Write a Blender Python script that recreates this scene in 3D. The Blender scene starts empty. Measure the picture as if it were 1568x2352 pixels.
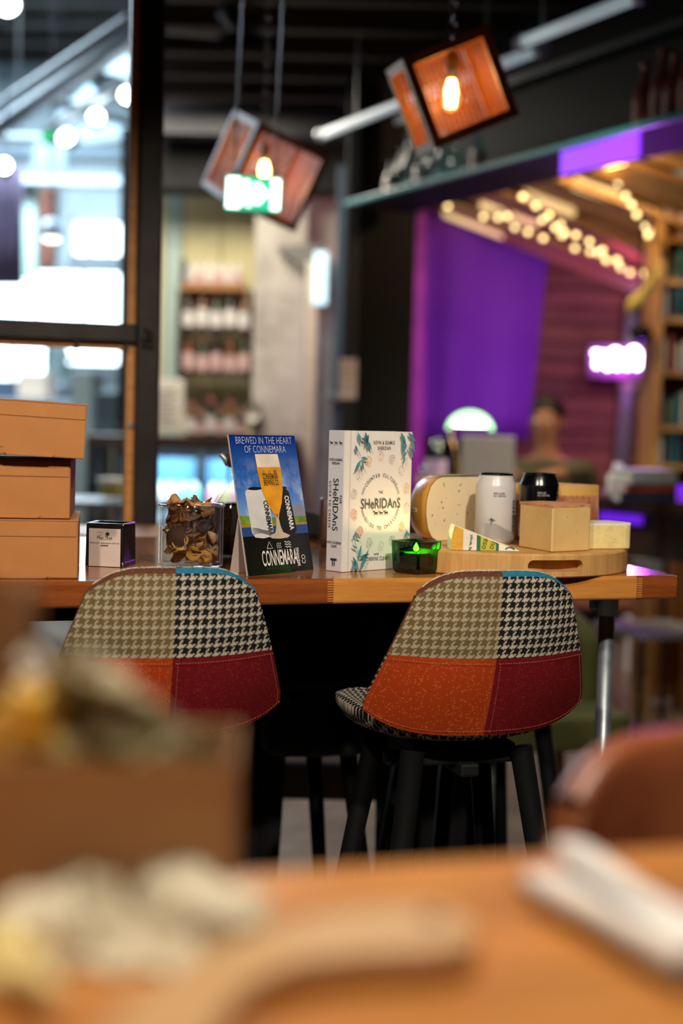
import bpy, bmesh, math, random
from mathutils import Vector, Matrix
random.seed(7)
SC = bpy.context.scene
COL = SC.collection
PI = math.pi

# ------------------------------------------------------------------ camera
FP = 50 / 36 * 2352                       # focal length in pixels (50 mm lens, upright full frame)
PITCH = math.atan((1176 - 970) / FP); ROLL = math.radians(1.4)
C0 = Vector((0, 0, 1.30))
fwd = Vector((0, math.cos(PITCH), -math.sin(PITCH))); up0 = Vector((0, math.sin(PITCH), math.cos(PITCH)))
rgt = math.cos(ROLL) * Vector((1, 0, 0)) + math.sin(ROLL) * up0
upv = -math.sin(ROLL) * Vector((1, 0, 0)) + math.cos(ROLL) * up0
cam = bpy.data.cameras.new('camera'); cam_o = bpy.data.objects.new('camera', cam); COL.objects.link(cam_o)
cam_o.matrix_world = Matrix(((rgt.x, upv.x, -fwd.x, C0.x), (rgt.y, upv.y, -fwd.y, C0.y), (rgt.z, upv.z, -fwd.z, C0.z), (0, 0, 0, 1)))
cam.sensor_fit = 'VERTICAL'; cam.sensor_height = 36; cam.lens = 50; cam.clip_start = .02; cam.clip_end = 100
cam.dof.use_dof = True; cam.dof.focus_distance = 2.12; cam.dof.aperture_fstop = 1.95
SC.camera = cam_o
# ------------------------------------------------------------------ world, big lights, exposure
W = bpy.data.worlds.new('world'); SC.world = W; W.use_nodes = True
W.node_tree.nodes['Background'].inputs[0].default_value = (.55, .65, .85, 1)
W.node_tree.nodes['Background'].inputs[1].default_value = .02
SC.view_settings.view_transform = 'Standard'; SC.view_settings.look = 'None'
SC.view_settings.gamma = 1; SC.view_settings.exposure = 0.0; SC.view_settings.use_curve_mapping = False
SC.cycles.use_denoising = True; SC.cycles.max_bounces = 10; SC.cycles.transparent_max_bounces = 16
SC.cycles.sample_clamp_indirect = 6; SC.cycles.caustics_reflective = False; SC.cycles.caustics_refractive = False

def light(name, kind, loc, energy, color, parent=None, target=None, size=.1, spot=None, sizey=None):
    L = bpy.data.lights.new(name, kind); L.energy = energy; L.color = color
    o = bpy.data.objects.new(name, L); COL.objects.link(o)
    if kind == 'AREA':
        L.size = size
        if sizey: L.shape = 'RECTANGLE'; L.size_y = sizey
    else: L.shadow_soft_size = size
    if spot: L.spot_size = math.radians(spot); L.spot_blend = .6
    o.location = loc
    if target is not None:
        o.rotation_euler = (Vector(target) - Vector(loc)).to_track_quat('-Z', 'Y').to_euler()
    if parent: o.parent = parent
    return o
light('hall_daylight', 'AREA', (-3.0, 10.4, 4.4), 900, (.72, .86, 1), target=(-3.0, 10.39, 0), size=3.0, sizey=2.0)
light('bar_purple_glow', 'AREA', (1.0, 7.35, 1.5), 4.2, (.56, .03, 1), target=(1.0, 8.4, 1.75), size=.8)
light('bar_magenta_glow', 'AREA', (1.55, 7.0, 2.0), 7, (.8, .1, .7), target=(1.5, 9.0, 1.4), size=.5)
light('bar_warm_glow', 'POINT', (1.02, 6.2, 2.5), 40, (1, .66, .32), size=.05)
light('shop_ceiling_light', 'AREA', (-.9, 7.0, 2.9), 62, (1, .9, .74), target=(-.9, 7.05, 0), size=.9)
light('room_ceiling_wash', 'AREA', (2.3, 6.0, 2.92), 30, (1, .86, .7), target=(2.3, 6.01, 0), size=1.2)

# ------------------------------------------------------------------ pixel helpers (points in the photograph at a true distance)
def ray(px, py): return fwd + rgt * ((px - 784) / FP) - upv * ((py - 1176) / FP)
def at(px, py, Y): d = ray(px, py); return C0 + d * (Y / d.y)
def atz(px, py, z): d = ray(px, py); return C0 + d * ((z - C0.z) / d.z)

# ------------------------------------------------------------------ colours and materials
def H(h):
    c = [int(h[i:i + 2], 16) / 255 for i in (0, 2, 4)]
    return tuple(x / 12.92 if x <= .04045 else ((x + .055) / 1.055) ** 2.4 for x in c) + (1,)
class NT:
    def __init__(s, name):
        s.m = bpy.data.materials.new(name); s.m.use_nodes = True; s.t = s.m.node_tree; s.b = s.t.nodes['Principled BSDF']
    def n(s, t, **k):
        o = s.t.nodes.new(t)
        for a, b in k.items(): setattr(o, a, b)
        return o
    def l(s, a, b): s.t.links.new(a, b)
    def put(s, sock, v):
        if isinstance(v, bpy.types.NodeSocket): s.l(v, sock)
        else: sock.default_value = v
    def ma(s, op, a, b=0.0, c=None):
        o = s.n('ShaderNodeMath', operation=op); s.put(o.inputs[0], a); s.put(o.inputs[1], b)
        if c is not None: s.put(o.inputs[2], c)
        return o.outputs[0]
    def mix(s, f, a, b):
        o = s.n('ShaderNodeMix', data_type='RGBA'); s.put(o.inputs[0], f); s.put(o.inputs[6], a); s.put(o.inputs[7], b); return o.outputs[2]
    def co(s, kind='Object'): return s.n('ShaderNodeTexCoord').outputs[kind]
    def mp(s, v, scale=(1, 1, 1), loc=(0, 0, 0), rot=(0, 0, 0)):
        o = s.n('ShaderNodeMapping'); s.l(v, o.inputs[0]); o.inputs[1].default_value = loc; o.inputs[2].default_value = rot; o.inputs[3].default_value = scale; return o.outputs[0]
    def noise(s, v, sc, det=4, rough=.6):
        o = s.n('ShaderNodeTexNoise'); s.l(v, o.inputs['Vector']); o.inputs['Scale'].default_value = sc; o.inputs['Detail'].default_value = det; o.inputs['Roughness'].default_value = rough; return o.outputs['Fac']
    def ramp(s, f, stops):
        o = s.n('ShaderNodeValToRGB'); s.l(f, o.inputs[0]); e = o.color_ramp.elements
        while len(e) < len(stops): e.new(.5)
        for x, (p, c) in zip(e, stops): x.position = p; x.color = c
        return o.outputs[0]
    def bump(s, h, st=.3, d=.001):
        o = s.n('ShaderNodeBump'); s.l(h, o.inputs['Height']); o.inputs['Strength'].default_value = st; o.inputs['Distance'].default_value = d; s.l(o.outputs[0], s.b.inputs['Normal'])
    def set(s, col=None, rough=.5, metal=0, spec=.5, emi=None, est=0):
        if col is not None: s.put(s.b.inputs['Base Color'], col)
        s.put(s.b.inputs['Roughness'], rough); s.b.inputs['Metallic'].default_value = metal; s.b.inputs['Specular IOR Level'].default_value = spec
        if emi is not None: s.put(s.b.inputs['Emission Color'], emi); s.b.inputs['Emission Strength'].default_value = est
        return s.m
def mat(name, h, rough=.5, metal=0, var=.12, sc=20, bump=0, spec=.5, bsc=200):
    """plain colour with mild procedural mottling and optional fine relief"""
    k = NT(name); c = H(h); v = k.co()
    f = k.noise(v, sc, 3)
    lo = tuple(x * (1 - var) for x in c[:3]) + (1,); hi = tuple(min(1, x * (1 + var)) for x in c[:3]) + (1,)
    k.set(k.ramp(f, [(.3, lo), (.7, hi)]), rough, metal, spec)
    if bump: k.bump(k.noise(v, bsc, 2), bump, .0006)
    return k.m
def emis(name, h, st, base=None): return NT(name).set(H(base or h), .5, 0, .5, H(h), st)
def glass(name, tint=(1, 1, 1, 1), rough=.02, ior=1.45, facing=.0):
    """thin clear glass: lets light straight through, reflects at grazing angles"""
    k = NT(name); k.t.nodes.remove(k.b); out = k.t.nodes['Material Output']
    tr = k.n('ShaderNodeBsdfTransparent'); tr.inputs[0].default_value = tint
    gl = k.n('ShaderNodeBsdfGlossy'); gl.inputs['Roughness'].default_value = rough
    lw = k.n('ShaderNodeLayerWeight'); lw.inputs[0].default_value = .5; r0 = ((ior - 1) / (ior + 1)) ** 2 + facing
    mx = k.n('ShaderNodeMixShader'); k.put(mx.inputs[0], k.ma('ADD', r0, k.ma('MULTIPLY', 1 - r0, k.ma('POWER', lw.outputs['Facing'], 5.0)))); k.l(tr.outputs[0], mx.inputs[1]); k.l(gl.outputs[0], mx.inputs[2]); k.l(mx.outputs[0], out.inputs[0])
    return k.m
def wood(name, a, b, rough=.3, sc=6, axis=0, rnd=.25, spec=.5):
    k = NT(name); v = k.co(); oi = k.n('ShaderNodeObjectInfo').outputs['Random']
    s = [12, 12, 12]; s[axis] = .9
    cb = k.n('ShaderNodeCombineXYZ'); k.put(cb.inputs[0], k.ma('MULTIPLY', oi, 31)); k.put(cb.inputs[1], k.ma('MULTIPLY', oi, 17))
    ad = k.n('ShaderNodeVectorMath', operation='ADD'); k.l(k.mp(v, tuple(s)), ad.inputs[0]); k.l(cb.outputs[0], ad.inputs[1])
    f = k.noise(ad.outputs[0], sc, 6, .65); g = k.noise(ad.outputs[0], sc * 5, 3)
    f = k.ma('ADD', k.ma('MULTIPLY', f, .75), k.ma('MULTIPLY', g, .25))
    c = k.ramp(f, [(.3, H(a)), (.7, H(b))])
    br = k.n('ShaderNodeHueSaturation'); k.l(c, br.inputs['Color']); k.put(br.inputs['Value'], k.ma('ADD', 1 - rnd / 2, k.ma('MULTIPLY', oi, rnd)))
    k.set(br.outputs[0], rough, 0, spec); k.bump(f, .08, .0008); return k.m
def hounds(name, dark, lite, yarn=.00168):
    k = NT(name); uv = k.co('UV'); sp = k.n('ShaderNodeSeparateXYZ'); k.l(uv, sp.inputs[0])
    U = k.ma('DIVIDE', sp.outputs[0], yarn); V = k.ma('DIVIDE', sp.outputs[1], yarn)
    xi = k.ma('FLOOR', U); yi = k.ma('FLOOR', V)
    wa = k.ma('LESS_THAN', k.ma('FLOORED_MODULO', xi, 8.0), 4.5); we = k.ma('LESS_THAN', k.ma('FLOORED_MODULO', yi, 8.0), 4.5)
    tw = k.ma('LESS_THAN', k.ma('FLOORED_MODULO', k.ma('SUBTRACT', xi, yi), 4.0), 1.5)
    val = k.ma('ADD', k.ma('MULTIPLY', tw, wa), k.ma('MULTIPLY', k.ma('SUBTRACT', 1.0, tw), we))
    fu = k.ma('ABSOLUTE', k.ma('SUBTRACT', k.ma('FRACT', U), .5)); fv = k.ma('ABSOLUTE', k.ma('SUBTRACT', k.ma('FRACT', V), .5))
    ed = k.ma('GREATER_THAN', k.ma('MAXIMUM', fu, fv), .4)
    nz = k.noise(k.co(), 400, 2)
    c = k.mix(val, H(lite), H(dark)); c = k.mix(k.ma('MULTIPLY', ed, .35), c, H('14110e')); c = k.mix(k.ma('MULTIPLY', nz, .08), c, H('6b6152'))
    k.set(c, .9, 0, .15); k.bump(k.ma('SUBTRACT', 1.0, k.ma('MAXIMUM', fu, fv)), .5, .0006); return k.m
def weave(name, a, b, cc, yarn=.0019):
    k = NT(name); uv = k.co('UV'); sp = k.n('ShaderNodeSeparateXYZ'); k.l(uv, sp.inputs[0])
    U = k.ma('DIVIDE', sp.outputs[0], yarn); V = k.ma('DIVIDE', sp.outputs[1], yarn)
    ck = k.ma('FLOORED_MODULO', k.ma('ADD', k.ma('FLOOR', U), k.ma('FLOOR', V)), 2.0)
    fu = k.ma('ABSOLUTE', k.ma('SUBTRACT', k.ma('FRACT', U), .5)); fv = k.ma('ABSOLUTE', k.ma('SUBTRACT', k.ma('FRACT', V), .5))
    cb = k.n('ShaderNodeCombineXYZ'); k.put(cb.inputs[0], k.ma('FLOOR', U)); k.put(cb.inputs[1], k.ma('FLOOR', V))
    wn = k.n('ShaderNodeTexWhiteNoise'); k.l(cb.outputs[0], wn.inputs[0])
    big = k.noise(uv, 60, 3)
    c = k.mix(ck, H(a), H(b)); c = k.mix(k.ma('GREATER_THAN', wn.outputs[0], .9), c, H(cc)); c = k.mix(k.ma('MULTIPLY', big, .35), c, H(a))
    c = k.mix(k.ma('MULTIPLY', k.ma('GREATER_THAN', k.ma('MAXIMUM', fu, fv), .4), .5), c, H('1a0604'))
    k.set(c, .92, 0, .12); k.bump(k.ma('SUBTRACT', 1.0, k.ma('MAXIMUM', fu, fv)), .6, .0008); return k.m

# ------------------------------------------------------------------ mesh helpers
class MB:
    def __init__(s): s.v = []; s.f = []; s.uv = None
    def add(s, v, f, M=None):
        o = len(s.v)
        s.v += [tuple(M @ Vector(p)) if M else tuple(p) for p in v]; s.f += [tuple(i + o for i in q) for q in f]; return s
    def box(s, c, d, M=None, rz=0):
        x, y, z = (k / 2 for k in d); R = Matrix.Translation(c) @ Matrix.Rotation(rz, 4, 'Z')
        if M: R = M @ R
        return s.add([(a * x, b * y, e * z) for a in (-1, 1) for b in (-1, 1) for e in (-1, 1)], [(0, 1, 3, 2), (4, 6, 7, 5), (0, 4, 5, 1), (2, 3, 7, 6), (0, 2, 6, 4), (1, 5, 7, 3)], R)
    def prism(s, poly, z0, z1, M=None, top=None):
        n = len(poly); t = top or poly
        return s.add([(x, y, z0) for x, y in poly] + [(x, y, z1) for x, y in t], [tuple(range(n - 1, -1, -1)), tuple(range(n, 2 * n))] + [(i, (i + 1) % n, n + (i + 1) % n, n + i) for i in range(n)], M)
    def flat(s, poly, M=None, z=0): return s.add([(x, y, z) for x, y in poly], [tuple(range(len(poly)))], M)
    def lathe(s, prof, n=24, M=None, a0=0, a1=2 * PI, ridge=0, rn=0):
        full = abs(a1 - a0 - 2 * PI) < 1e-6; m = n if full else n + 1; v = []; f = []
        for r, z in prof:
            for i in range(m):
                a = a0 + (a1 - a0) * i / n; rr = r * (1 + (ridge * math.cos(rn * a) if ridge else 0)); v.append((rr * math.cos(a), rr * math.sin(a), z))
        for j in range(len(prof) - 1):
            for i in range(n):
                b = (i + 1) % m; f.append((j * m + i, j * m + b, (j + 1) * m + b, (j + 1) * m + i))
        return s.add(v, f, M)
    def cyl(s, p0, p1, r0, r1=None, n=12):
        p0, p1 = Vector(p0), Vector(p1); r1 = r0 if r1 is None else r1; d = p1 - p0
        M = Matrix.Translation(p0) @ d.to_track_quat('Z', 'Y').to_matrix().to_4x4(); L = d.length
        return s.lathe([(0, 0), (r0, 0), (r1, L), (0, L)], n, M)
    def tube(s, pts, r, n=8, closed=False):
        pts = [Vector(p) for p in pts]; N = len(pts); v = []; f = []
        for i, p in enumerate(pts):
            a = pts[i - 1] if (i or closed) else p; b = pts[(i + 1) % N] if (i < N - 1 or closed) else p
            t = (b - a).normalized(); u = t.cross(Vector((0, 0, 1)));
            if u.length < .05: u = t.cross(Vector((1, 0, 0)))
            u.normalize(); w = t.cross(u); rr = r[i] if isinstance(r, (list, tuple)) else r
            for k in range(n): v.append(p + u * rr * math.cos(2 * PI * k / n) + w * rr * math.sin(2 * PI * k / n))
        for i in range(N if closed else N - 1):
            j = (i + 1) % N
            for k in range(n): f.append((i * n + k, i * n + (k + 1) % n, j * n + (k + 1) % n, j * n + k))
        if not closed: f += [tuple(range(n - 1, -1, -1)), tuple(range((N - 1) * n, N * n))]
        return s.add(v, f)
    def ball(s, c, r, n=12, sc=(1, 1, 1), M=None):
        prof = [(math.sin(PI * i / n), -math.cos(PI * i / n)) for i in range(n + 1)]
        R = Matrix.Translation(c) @ Matrix.Diagonal((r * sc[0], r * sc[1], r * sc[2], 1))
        return s.lathe(prof, n * 2, M @ R if M else R)
    def grid(s, fn, nu, nv, uv=None):
        o = len(s.v); 
        for j in range(nv + 1):
            for i in range(nu + 1): s.v.append(tuple(fn(i / nu, j / nv)))
        s.f += [(o + j * (nu + 1) + i, o + j * (nu + 1) + i + 1, o + (j + 1) * (nu + 1) + i + 1, o + (j + 1) * (nu + 1) + i) for j in range(nv) for i in range(nu)]
        if uv: s.uv = (s.uv or []) + [uv(i / nu, j / nv) for j in range(nv + 1) for i in range(nu + 1)]
        return s
def obj(name, mb, m, parent=None, smooth=False, bevel=0, seg=2, solid=0, sub=0, loc=None, rz=0, kind=None):
    me = bpy.data.meshes.new(name); me.from_pydata(mb.v, [], mb.f); me.update()
    if mb.uv:
        L = me.uv_layers.new(name='UVMap')
        for lo in me.loops: L.data[lo.index].uv = mb.uv[lo.vertex_index]
    bm = bmesh.new(); bm.from_mesh(me); bmesh.ops.remove_doubles(bm, verts=bm.verts, dist=1e-6) if not mb.uv else None
    bmesh.ops.recalc_face_normals(bm, faces=bm.faces) if not mb.uv else None
    bm.to_mesh(me); bm.free()
    if smooth:
        for p in me.polygons: p.use_smooth = True
    me.materials.append(m)
    o = bpy.data.objects.new(name, me); COL.objects.link(o)
    if parent: o.parent = parent
    if loc is not None: o.location = loc
    if rz: o.rotation_euler.z = rz
    if solid: x = o.modifiers.new('solid', 'SOLIDIFY'); x.thickness = solid; x.offset = -1
    if bevel: x = o.modifiers.new('bevel', 'BEVEL'); x.width = bevel; x.segments = seg; x.limit_method = 'ANGLE'; x.angle_limit = math.radians(40)
    if sub: x = o.modifiers.new('sub', 'SUBSURF'); x.levels = sub; x.render_levels = sub
    if kind: o['kind'] = kind
    return o
def tag(o, label, cat, group=None):
    o['label'] = label; o['category'] = cat
    if group: o['group'] = group
    return o
def thing(name, label, cat, loc=(0, 0, 0), rz=0, group=None):
    o = bpy.data.objects.new(name, None); o.empty_display_size = .05; COL.objects.link(o); o.location = loc; o.rotation_euler.z = rz
    return tag(o, label, cat, group)
def struct(o): o['kind'] = 'structure'; return o
def dup(root, loc, rz=None, label=None, parent=None):
    c = root.copy(); COL.objects.link(c); c.parent = parent
    if loc is not None: c.location = loc
    if rz is not None: c.rotation_euler.z = rz
    if label: c['label'] = label
    for ch in list(root.children): dup(ch, None, None, None, c)
    return c
_tc = {}
def txt(s, size, xs=1.0, bold=0.0, align='CENTER', space=1.0):
    """letter outlines as flat faces; returns (verts2d, faces)"""
    key = (s, align, bold, space)
    if key not in _tc:
        cu = bpy.data.curves.new('lettering', 'FONT'); cu.body = s; cu.size = 1; cu.align_x = align; cu.align_y = 'CENTER'; cu.offset = bold; cu.resolution_u = 3; cu.space_character = space
        o = bpy.data.objects.new('lettering', cu); COL.objects.link(o)
        me = bpy.data.meshes.new_from_object(o.evaluated_get(bpy.context.evaluated_depsgraph_get()))
        _tc[key] = ([(v.co.x, v.co.y) for v in me.vertices], [tuple(p.vertices) for p in me.polygons])
        bpy.data.objects.remove(o); bpy.data.curves.remove(cu); bpy.data.meshes.remove(me)
    v, f = _tc[key]
    return [(x * size * xs, y * size) for x, y in v], f
class Page:
    """a flat printed surface: prints lie on it as thin layers"""
    def __init__(s, O, ex, ey, parent, step=.00015):
        s.O, s.ex, s.ey = Vector(O), Vector(ex).normalized(), Vector(ey).normalized(); s.n = s.ex.cross(s.ey); s.p = parent; s.k = 0; s.step = step; s.map = None
    def P(s, x, y, h=0):
        return s.map(x, y, h) if s.map else s.O + s.ex * x + s.ey * y + s.n * h
    def put(s, name, items, m, h=None):
        """items: list of (verts2d, faces) already placed"""
        s.k += 1; hh = .0003 + s.step * s.k if h is None else h; mb = MB()
        for v, f in items: mb.add([s.P(x, y, hh) for x, y in v], f)
        return obj(name, mb, m, s.p)
def place(vf, x, y, rot=0.0, sx=1, sy=1):
    c, n = math.cos(rot), math.sin(rot)
    return [(x + c * a * sx - n * b * sy, y + n * a * sx + c * b * sy) for a, b in vf[0]], vf[1]
def poly(pts): return (list(pts), [tuple(range(len(pts)))])
def circ(x, y, rx, ry=None, n=20, rot=0):
    ry = ry or rx
    return poly([(x + rx * math.cos(a) * math.cos(rot) - ry * math.sin(a) * math.sin(rot), y + rx * math.cos(a) * math.sin(rot) + ry * math.sin(a) * math.cos(rot)) for a in (2 * PI * i / n for i in range(n))])
def line(pts, w):
    v = []; f = []
    for i, (x, y) in enumerate(pts):
        a = pts[max(i - 1, 0)]; b = pts[min(i + 1, len(pts) - 1)]; dx, dy = b[0] - a[0], b[1] - a[1]; L = math.hypot(dx, dy) or 1
        ww = w[i] if isinstance(w, (list, tuple)) else w
        v += [(x - dy / L * ww / 2, y + dx / L * ww / 2), (x + dy / L * ww / 2, y - dx / L * ww / 2)]
        if i: f.append((2 * i - 2, 2 * i - 1, 2 * i + 1, 2 * i))
    return v, f
def leaf(x, y, L, ang, w):
    w *= .8
    pts = [(L * t, w * math.sin(PI * t ** .8) * sg) for sg, seq in ((1, [0, .15, .35, .6, .85, 1]), (-1, [.85, .6, .35, .15])) for t in seq]
    return place(poly(pts), x, y, ang)

# ================================================================== shared materials
M_CONC = None
def concrete(name, a, b, rough=.55, sc=1.6):
    k = NT(name); v = k.co(); f = k.noise(v, sc, 8, .7); g = k.noise(v, sc * 9, 4)
    k.set(k.ramp(k.ma('ADD', k.ma('MULTIPLY', f, .7), k.ma('MULTIPLY', g, .3)), [(.35, H(a)), (.65, H(b))]), rough); k.bump(g, .15, .003); return k.m
M_FLOOR = concrete('floor_concrete', '4a4038', '8b7b6a', .28)
M_PLASTER = concrete('column_plaster', '8f8a82', 'cfc8bc', .8, 2.2)
M_CEIL = concrete('ceiling_paint', '1e1714', '3a2e28', .9)
M_JOIST = mat('joist_paint', '2a211d', .8, var=.2)
M_BLACK = mat('black_paint', '08090a', .7, var=.2, spec=.25)
M_STEEL = mat('frame_steel', '2c2723', .45, .5, var=.35, sc=14)
M_CHROME = mat('galvanised_pipe', '9aa2a6', .42, .8, var=.25, sc=30)
M_BEAD = wood('bead_wood', 'a5682d', 'd0904a', .45)
M_DARKWOOD = wood('dark_wood', '2a1a12', '4a3020', .45)
M_MIDWOOD = wood('mid_wood', '80502a', 'b07a44', .5)
M_PALEWOOD = wood('pale_wood', 'a9763f', 'd6a868', .5)
M_CREAM = mat('cream_panel', 'd8cf9f', .7, var=.06)
M_PALEBLUE = mat('pale_blue_paint', 'bcd4cb', .6, var=.05)
M_WHITE = mat('white_paper', 'e6e2da', .7, var=.04)
M_GREY = mat('grey_metal', '8f949a', .4, .3, var=.1)
M_PANE = glass('window_glass', (.93, .97, .97, 1), .03)
M_BRICK = mat('brick_red', '7a4a3c', .85, var=.25, sc=5)
M_MAUVE = mat('mauve_curtain', '5f4f68', .9, var=.25, sc=3)

# ================================================================== the setting
struct(obj('floor', MB().box((0, 6.5, -.05), (16, 20, .1)), M_FLOOR))
ceil = struct(obj('ceiling', MB().prism([(-.47, 3.36), (-1.22, 8.6), (-1.22, 16.5), (8, 16.5), (8, -3.5), (-8, -3.5), (-8, 1.0)], 3.05, 3.15), M_CEIL))
hceil = struct(obj('ceiling_hall', MB().box((-4.2, 8.0, 4.65), (8, 17, .1)), mat('hall_ceiling_brown', '4a3f3a', .9, var=.25, sc=2)))
jm = None
for i in range(17):                                        # timber joists under the dark ceiling
    y = 3.6 + i * .42
    xl = -.47 - .143 * (y - 3.36) if y > 3.4 else -.6
    obj('joist', MB().box(((xl + 4.1) / 2, 0, 0), (4.1 - xl, .09, .11)), M_JOIST, ceil, loc=(0, y, 2.995))
for i in range(14): obj('joist', MB().box((0, 0, 0), (7.4, .12, .16)), M_JOIST, hceil, loc=(-4.3, 5.2 + i * .6, 4.52), rz=-.05)
struct(obj('wall_right', MB().box((4.2, 6.5, 1.5), (.1, 20, 3)), M_BLACK))
struct(obj('wall_back', MB().box((1.65, 9.9, 1.5), (5.3, .1, 3)), M_BLACK))
struct(obj('wall_rear', MB().box((0, -3.45, 1.5), (16, .1, 3)), M_BLACK))

# shop wall: cream panels, pale blue strip, plaster column, black end wall
YB = 8.4
def wallrect(name, x0, y0, x1, y1, Y, m, depth=.1, parent=None, **k):
    """upright rectangle whose front face stands at distance Y"""
    a = at(x0, y0, Y); b = at(x1, y1, Y)
    return obj(name, MB().box(((a.x + b.x) / 2, Y + depth / 2, (a.z + b.z) / 2), (abs(b.x - a.x), depth, abs(a.z - b.z))), m, parent, **k)
a = at(330, 400, YB); b = at(592, 1000, YB)
shopw = struct(obj('wall_shop', MB().box(((a.x + b.x) / 2, YB + .15, 1.5), (b.x - a.x + .3, .1, 3)), M_BLACK))
for x0, x1, m in ((330, 373, M_CREAM), (373, 412, M_PALEBLUE), (412, 500, M_CREAM), (500, 580, M_CREAM)):
    p0 = at(x0, 900, YB); p1 = at(x1, 900, YB); zt = at(450, 405, YB).z
    obj('wall_panel', MB().box(((p0.x + p1.x) / 2, YB + .05, zt / 2), (p1.x - p0.x - .006, .04, zt)), m, shopw, bevel=.004)
a = at(578, 900, 8.0); b = at(700, 900, 8.0)
struct(obj('column_plaster', MB().box(((a.x + b.x) / 2, 8.2, 1.45), (b.x - a.x, .4, 2.9)), M_PLASTER, bevel=.02))
a = at(690, 900, 8.15); b = at(790, 900, 8.15)
struct(obj('wall_plaster', MB().box(((a.x + b.x) / 2, 8.4, 1.45), (b.x - a.x, .4, 2.9)), M_PLASTER))
a = at(782, 900, 7.0); b = at(945, 900, 7.0)
struct(obj('wall_black', MB().box(((a.x + b.x) / 2, 7.1, 1.5), (b.x - a.x, .2, 3.0)), M_BLACK))
a = at(808, 600, 6.9)
struct(obj('trim_1', MB().box((a.x, 6.95, 1.5), (.07, .1, 3.0)), mat('column_dark_steel', '0e1215', .7, .1), bevel=.01))
# bulkhead beams over the shop
a = at(360, 285, 7.6); b = at(870, 300, 7.6)
bk = struct(obj('beam_bulkhead', MB().box((-.1, 7.7, a.z + .03), (1.95, .16, .14)), mat('bulkhead_grey', '2a2a2d', .7, var=.15)))
struct(obj('beam_bulkhead_lower', MB().box((-.15, 8.1, at(400, 370, 8.1).z), (1.95, .3, .34)), mat('bulkhead_dark', '0d0e0f', .8)))
# triangular duct cover on the column and diagonal roof brace
a, b, c = at(635, 565, 7.9), at(742, 560, 7.9), at(742, 655, 7.9)
struct(obj('column_bracket', MB().add([a, b, c] + [p + Vector((0, .09, 0)) for p in (a, b, c)], [(0, 1, 2), (3, 5, 4), (0, 3, 4, 1), (1, 4, 5, 2), (2, 5, 3, 0)]), mat('bracket_grey', '77756f', .8)))
a, b, c, d = at(375, 70, 6.2), at(470, -40, 6.2), at(545, -40, 6.2), at(500, 80, 6.2)
struct(obj('roof_gusset', MB().add([a, b, c, d] + [p + Vector((0, .06, 0)) for p in (a, b, c, d)], [(0, 1, 2, 3), (7, 6, 5, 4)] + [(i, i + 4, (i + 1) % 4 + 4, (i + 1) % 4) for i in range(4)]), mat('gusset_grey', '58565a', .6)))

# white-edged glass door beside the column
d1 = thing('glass_door', 'tall glass door with pale bright edge beside the plaster column', 'door', at(745, 1000, 7.75)); dl = d1.location; d1.location.z = 0; d1['kind'] = 'structure'; d1.name = 'door_1'
del d1['category']
def dpart(name, x0, y0, x1, y1, m, dy=0, dep=.03):
    a = at(x0, y0, 7.75); b = at(x1, y1, 7.75)
    return obj(name, MB().box(((a.x + b.x) / 2 - dl.x, dy, (a.z + b.z) / 2), (abs(b.x - a.x), dep, abs(a.z - b.z))), m, d1, bevel=.004)
zb = at(740, 1300, 7.75)
dpart('door_frame', 704, 600, 716, 1290, mat('door_frame_cream', 'cfc3b0', .5))
dpart('door_pane', 716, 600, 778, 1290, glass('door_glass', (.75, .85, .9, 1), .1, 1.5, .12), .0, .012)
dpart('bright_slit', 722, 580, 750, 700, emis('slit_glow', 'c8f2ff', 1.0), -.02)  # bright slit of door glass, its glow put into the material
dpart('door_edge', 776, 380, 784, 1290, mat('door_edge_blue', '3b4b5c', .4))
dpart('door_handle', 745, 905, 782, 922, M_CHROME, -.03)

# ------------------------------------------------------------------ steel and glass partition on the left
A = at(0, 757, 3.19); B = at(330, 765, 3.30)
ang = math.atan2(B.y - A.y, B.x - A.x); ex = Vector((math.cos(ang), math.sin(ang), 0)); ey = Vector((-ex.y, ex.x, 0))
part = thing('window_1', 'dark steel framed glass partition with timber glazing beads', 'window', (B.x, B.y, 0), ang); del part['category']; part['kind'] = 'structure'
zr = (A.z + B.z) / 2
obj('post', MB().box((.006, 0, 1.5), (.05, .05, 3.0)), M_STEEL, part, bevel=.004)
obj('post', MB().box((.034, .012, 1.5), (.012, .02, 3.0)), M_STEEL, part, bevel=.002)
obj('rail', MB().box((-.91, 0, zr), (1.78, .045, .042)), M_STEEL, part, bevel=.004)
obj('rail', MB().box((-.91, 0, .05), (1.78, .045, .05)), M_STEEL, part, bevel=.004)
obj('post', MB().box((-1.82, 0, 1.5), (.05, .05, 3.0)), M_STEEL, part, bevel=.004)
for z0, z1 in ((zr + .021, 2.98), (.08, zr - .021)):
    obj('pane', MB().box((-.91, .012, (z0 + z1) / 2), (1.76, .006, z1 - z0)), M_PANE, part)
    obj('glazing_bead', MB().box((-.0285, .016, (z0 + z1) / 2), (.019, .024, z1 - z0)), M_BEAD, part, bevel=.002)
obj('glazing_bead', MB().box((-.91, .016, zr - .029), (1.74, .024, .016)), M_BEAD, part, bevel=.002)
w = MB()
for i in range(9):
    q = random.random() * 6; w.ball((.004 + .008 * math.cos(q), -.024, zr + .008 * math.sin(q) - .004 * i), .0075, 5)
obj('weld', w, M_STEEL, part, smooth=True)
for z in (zr - .21, zr - .62):
    obj('bead_screw', MB().cyl((-.0285, .003, z), (-.0285, -.003, z), .007), M_GREY, part, smooth=True)
for x in (-.155, -.043):
    obj('clip', MB().box((x, .0, zr - .03), (.008, .03, .02)), M_STEEL, part)

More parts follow.
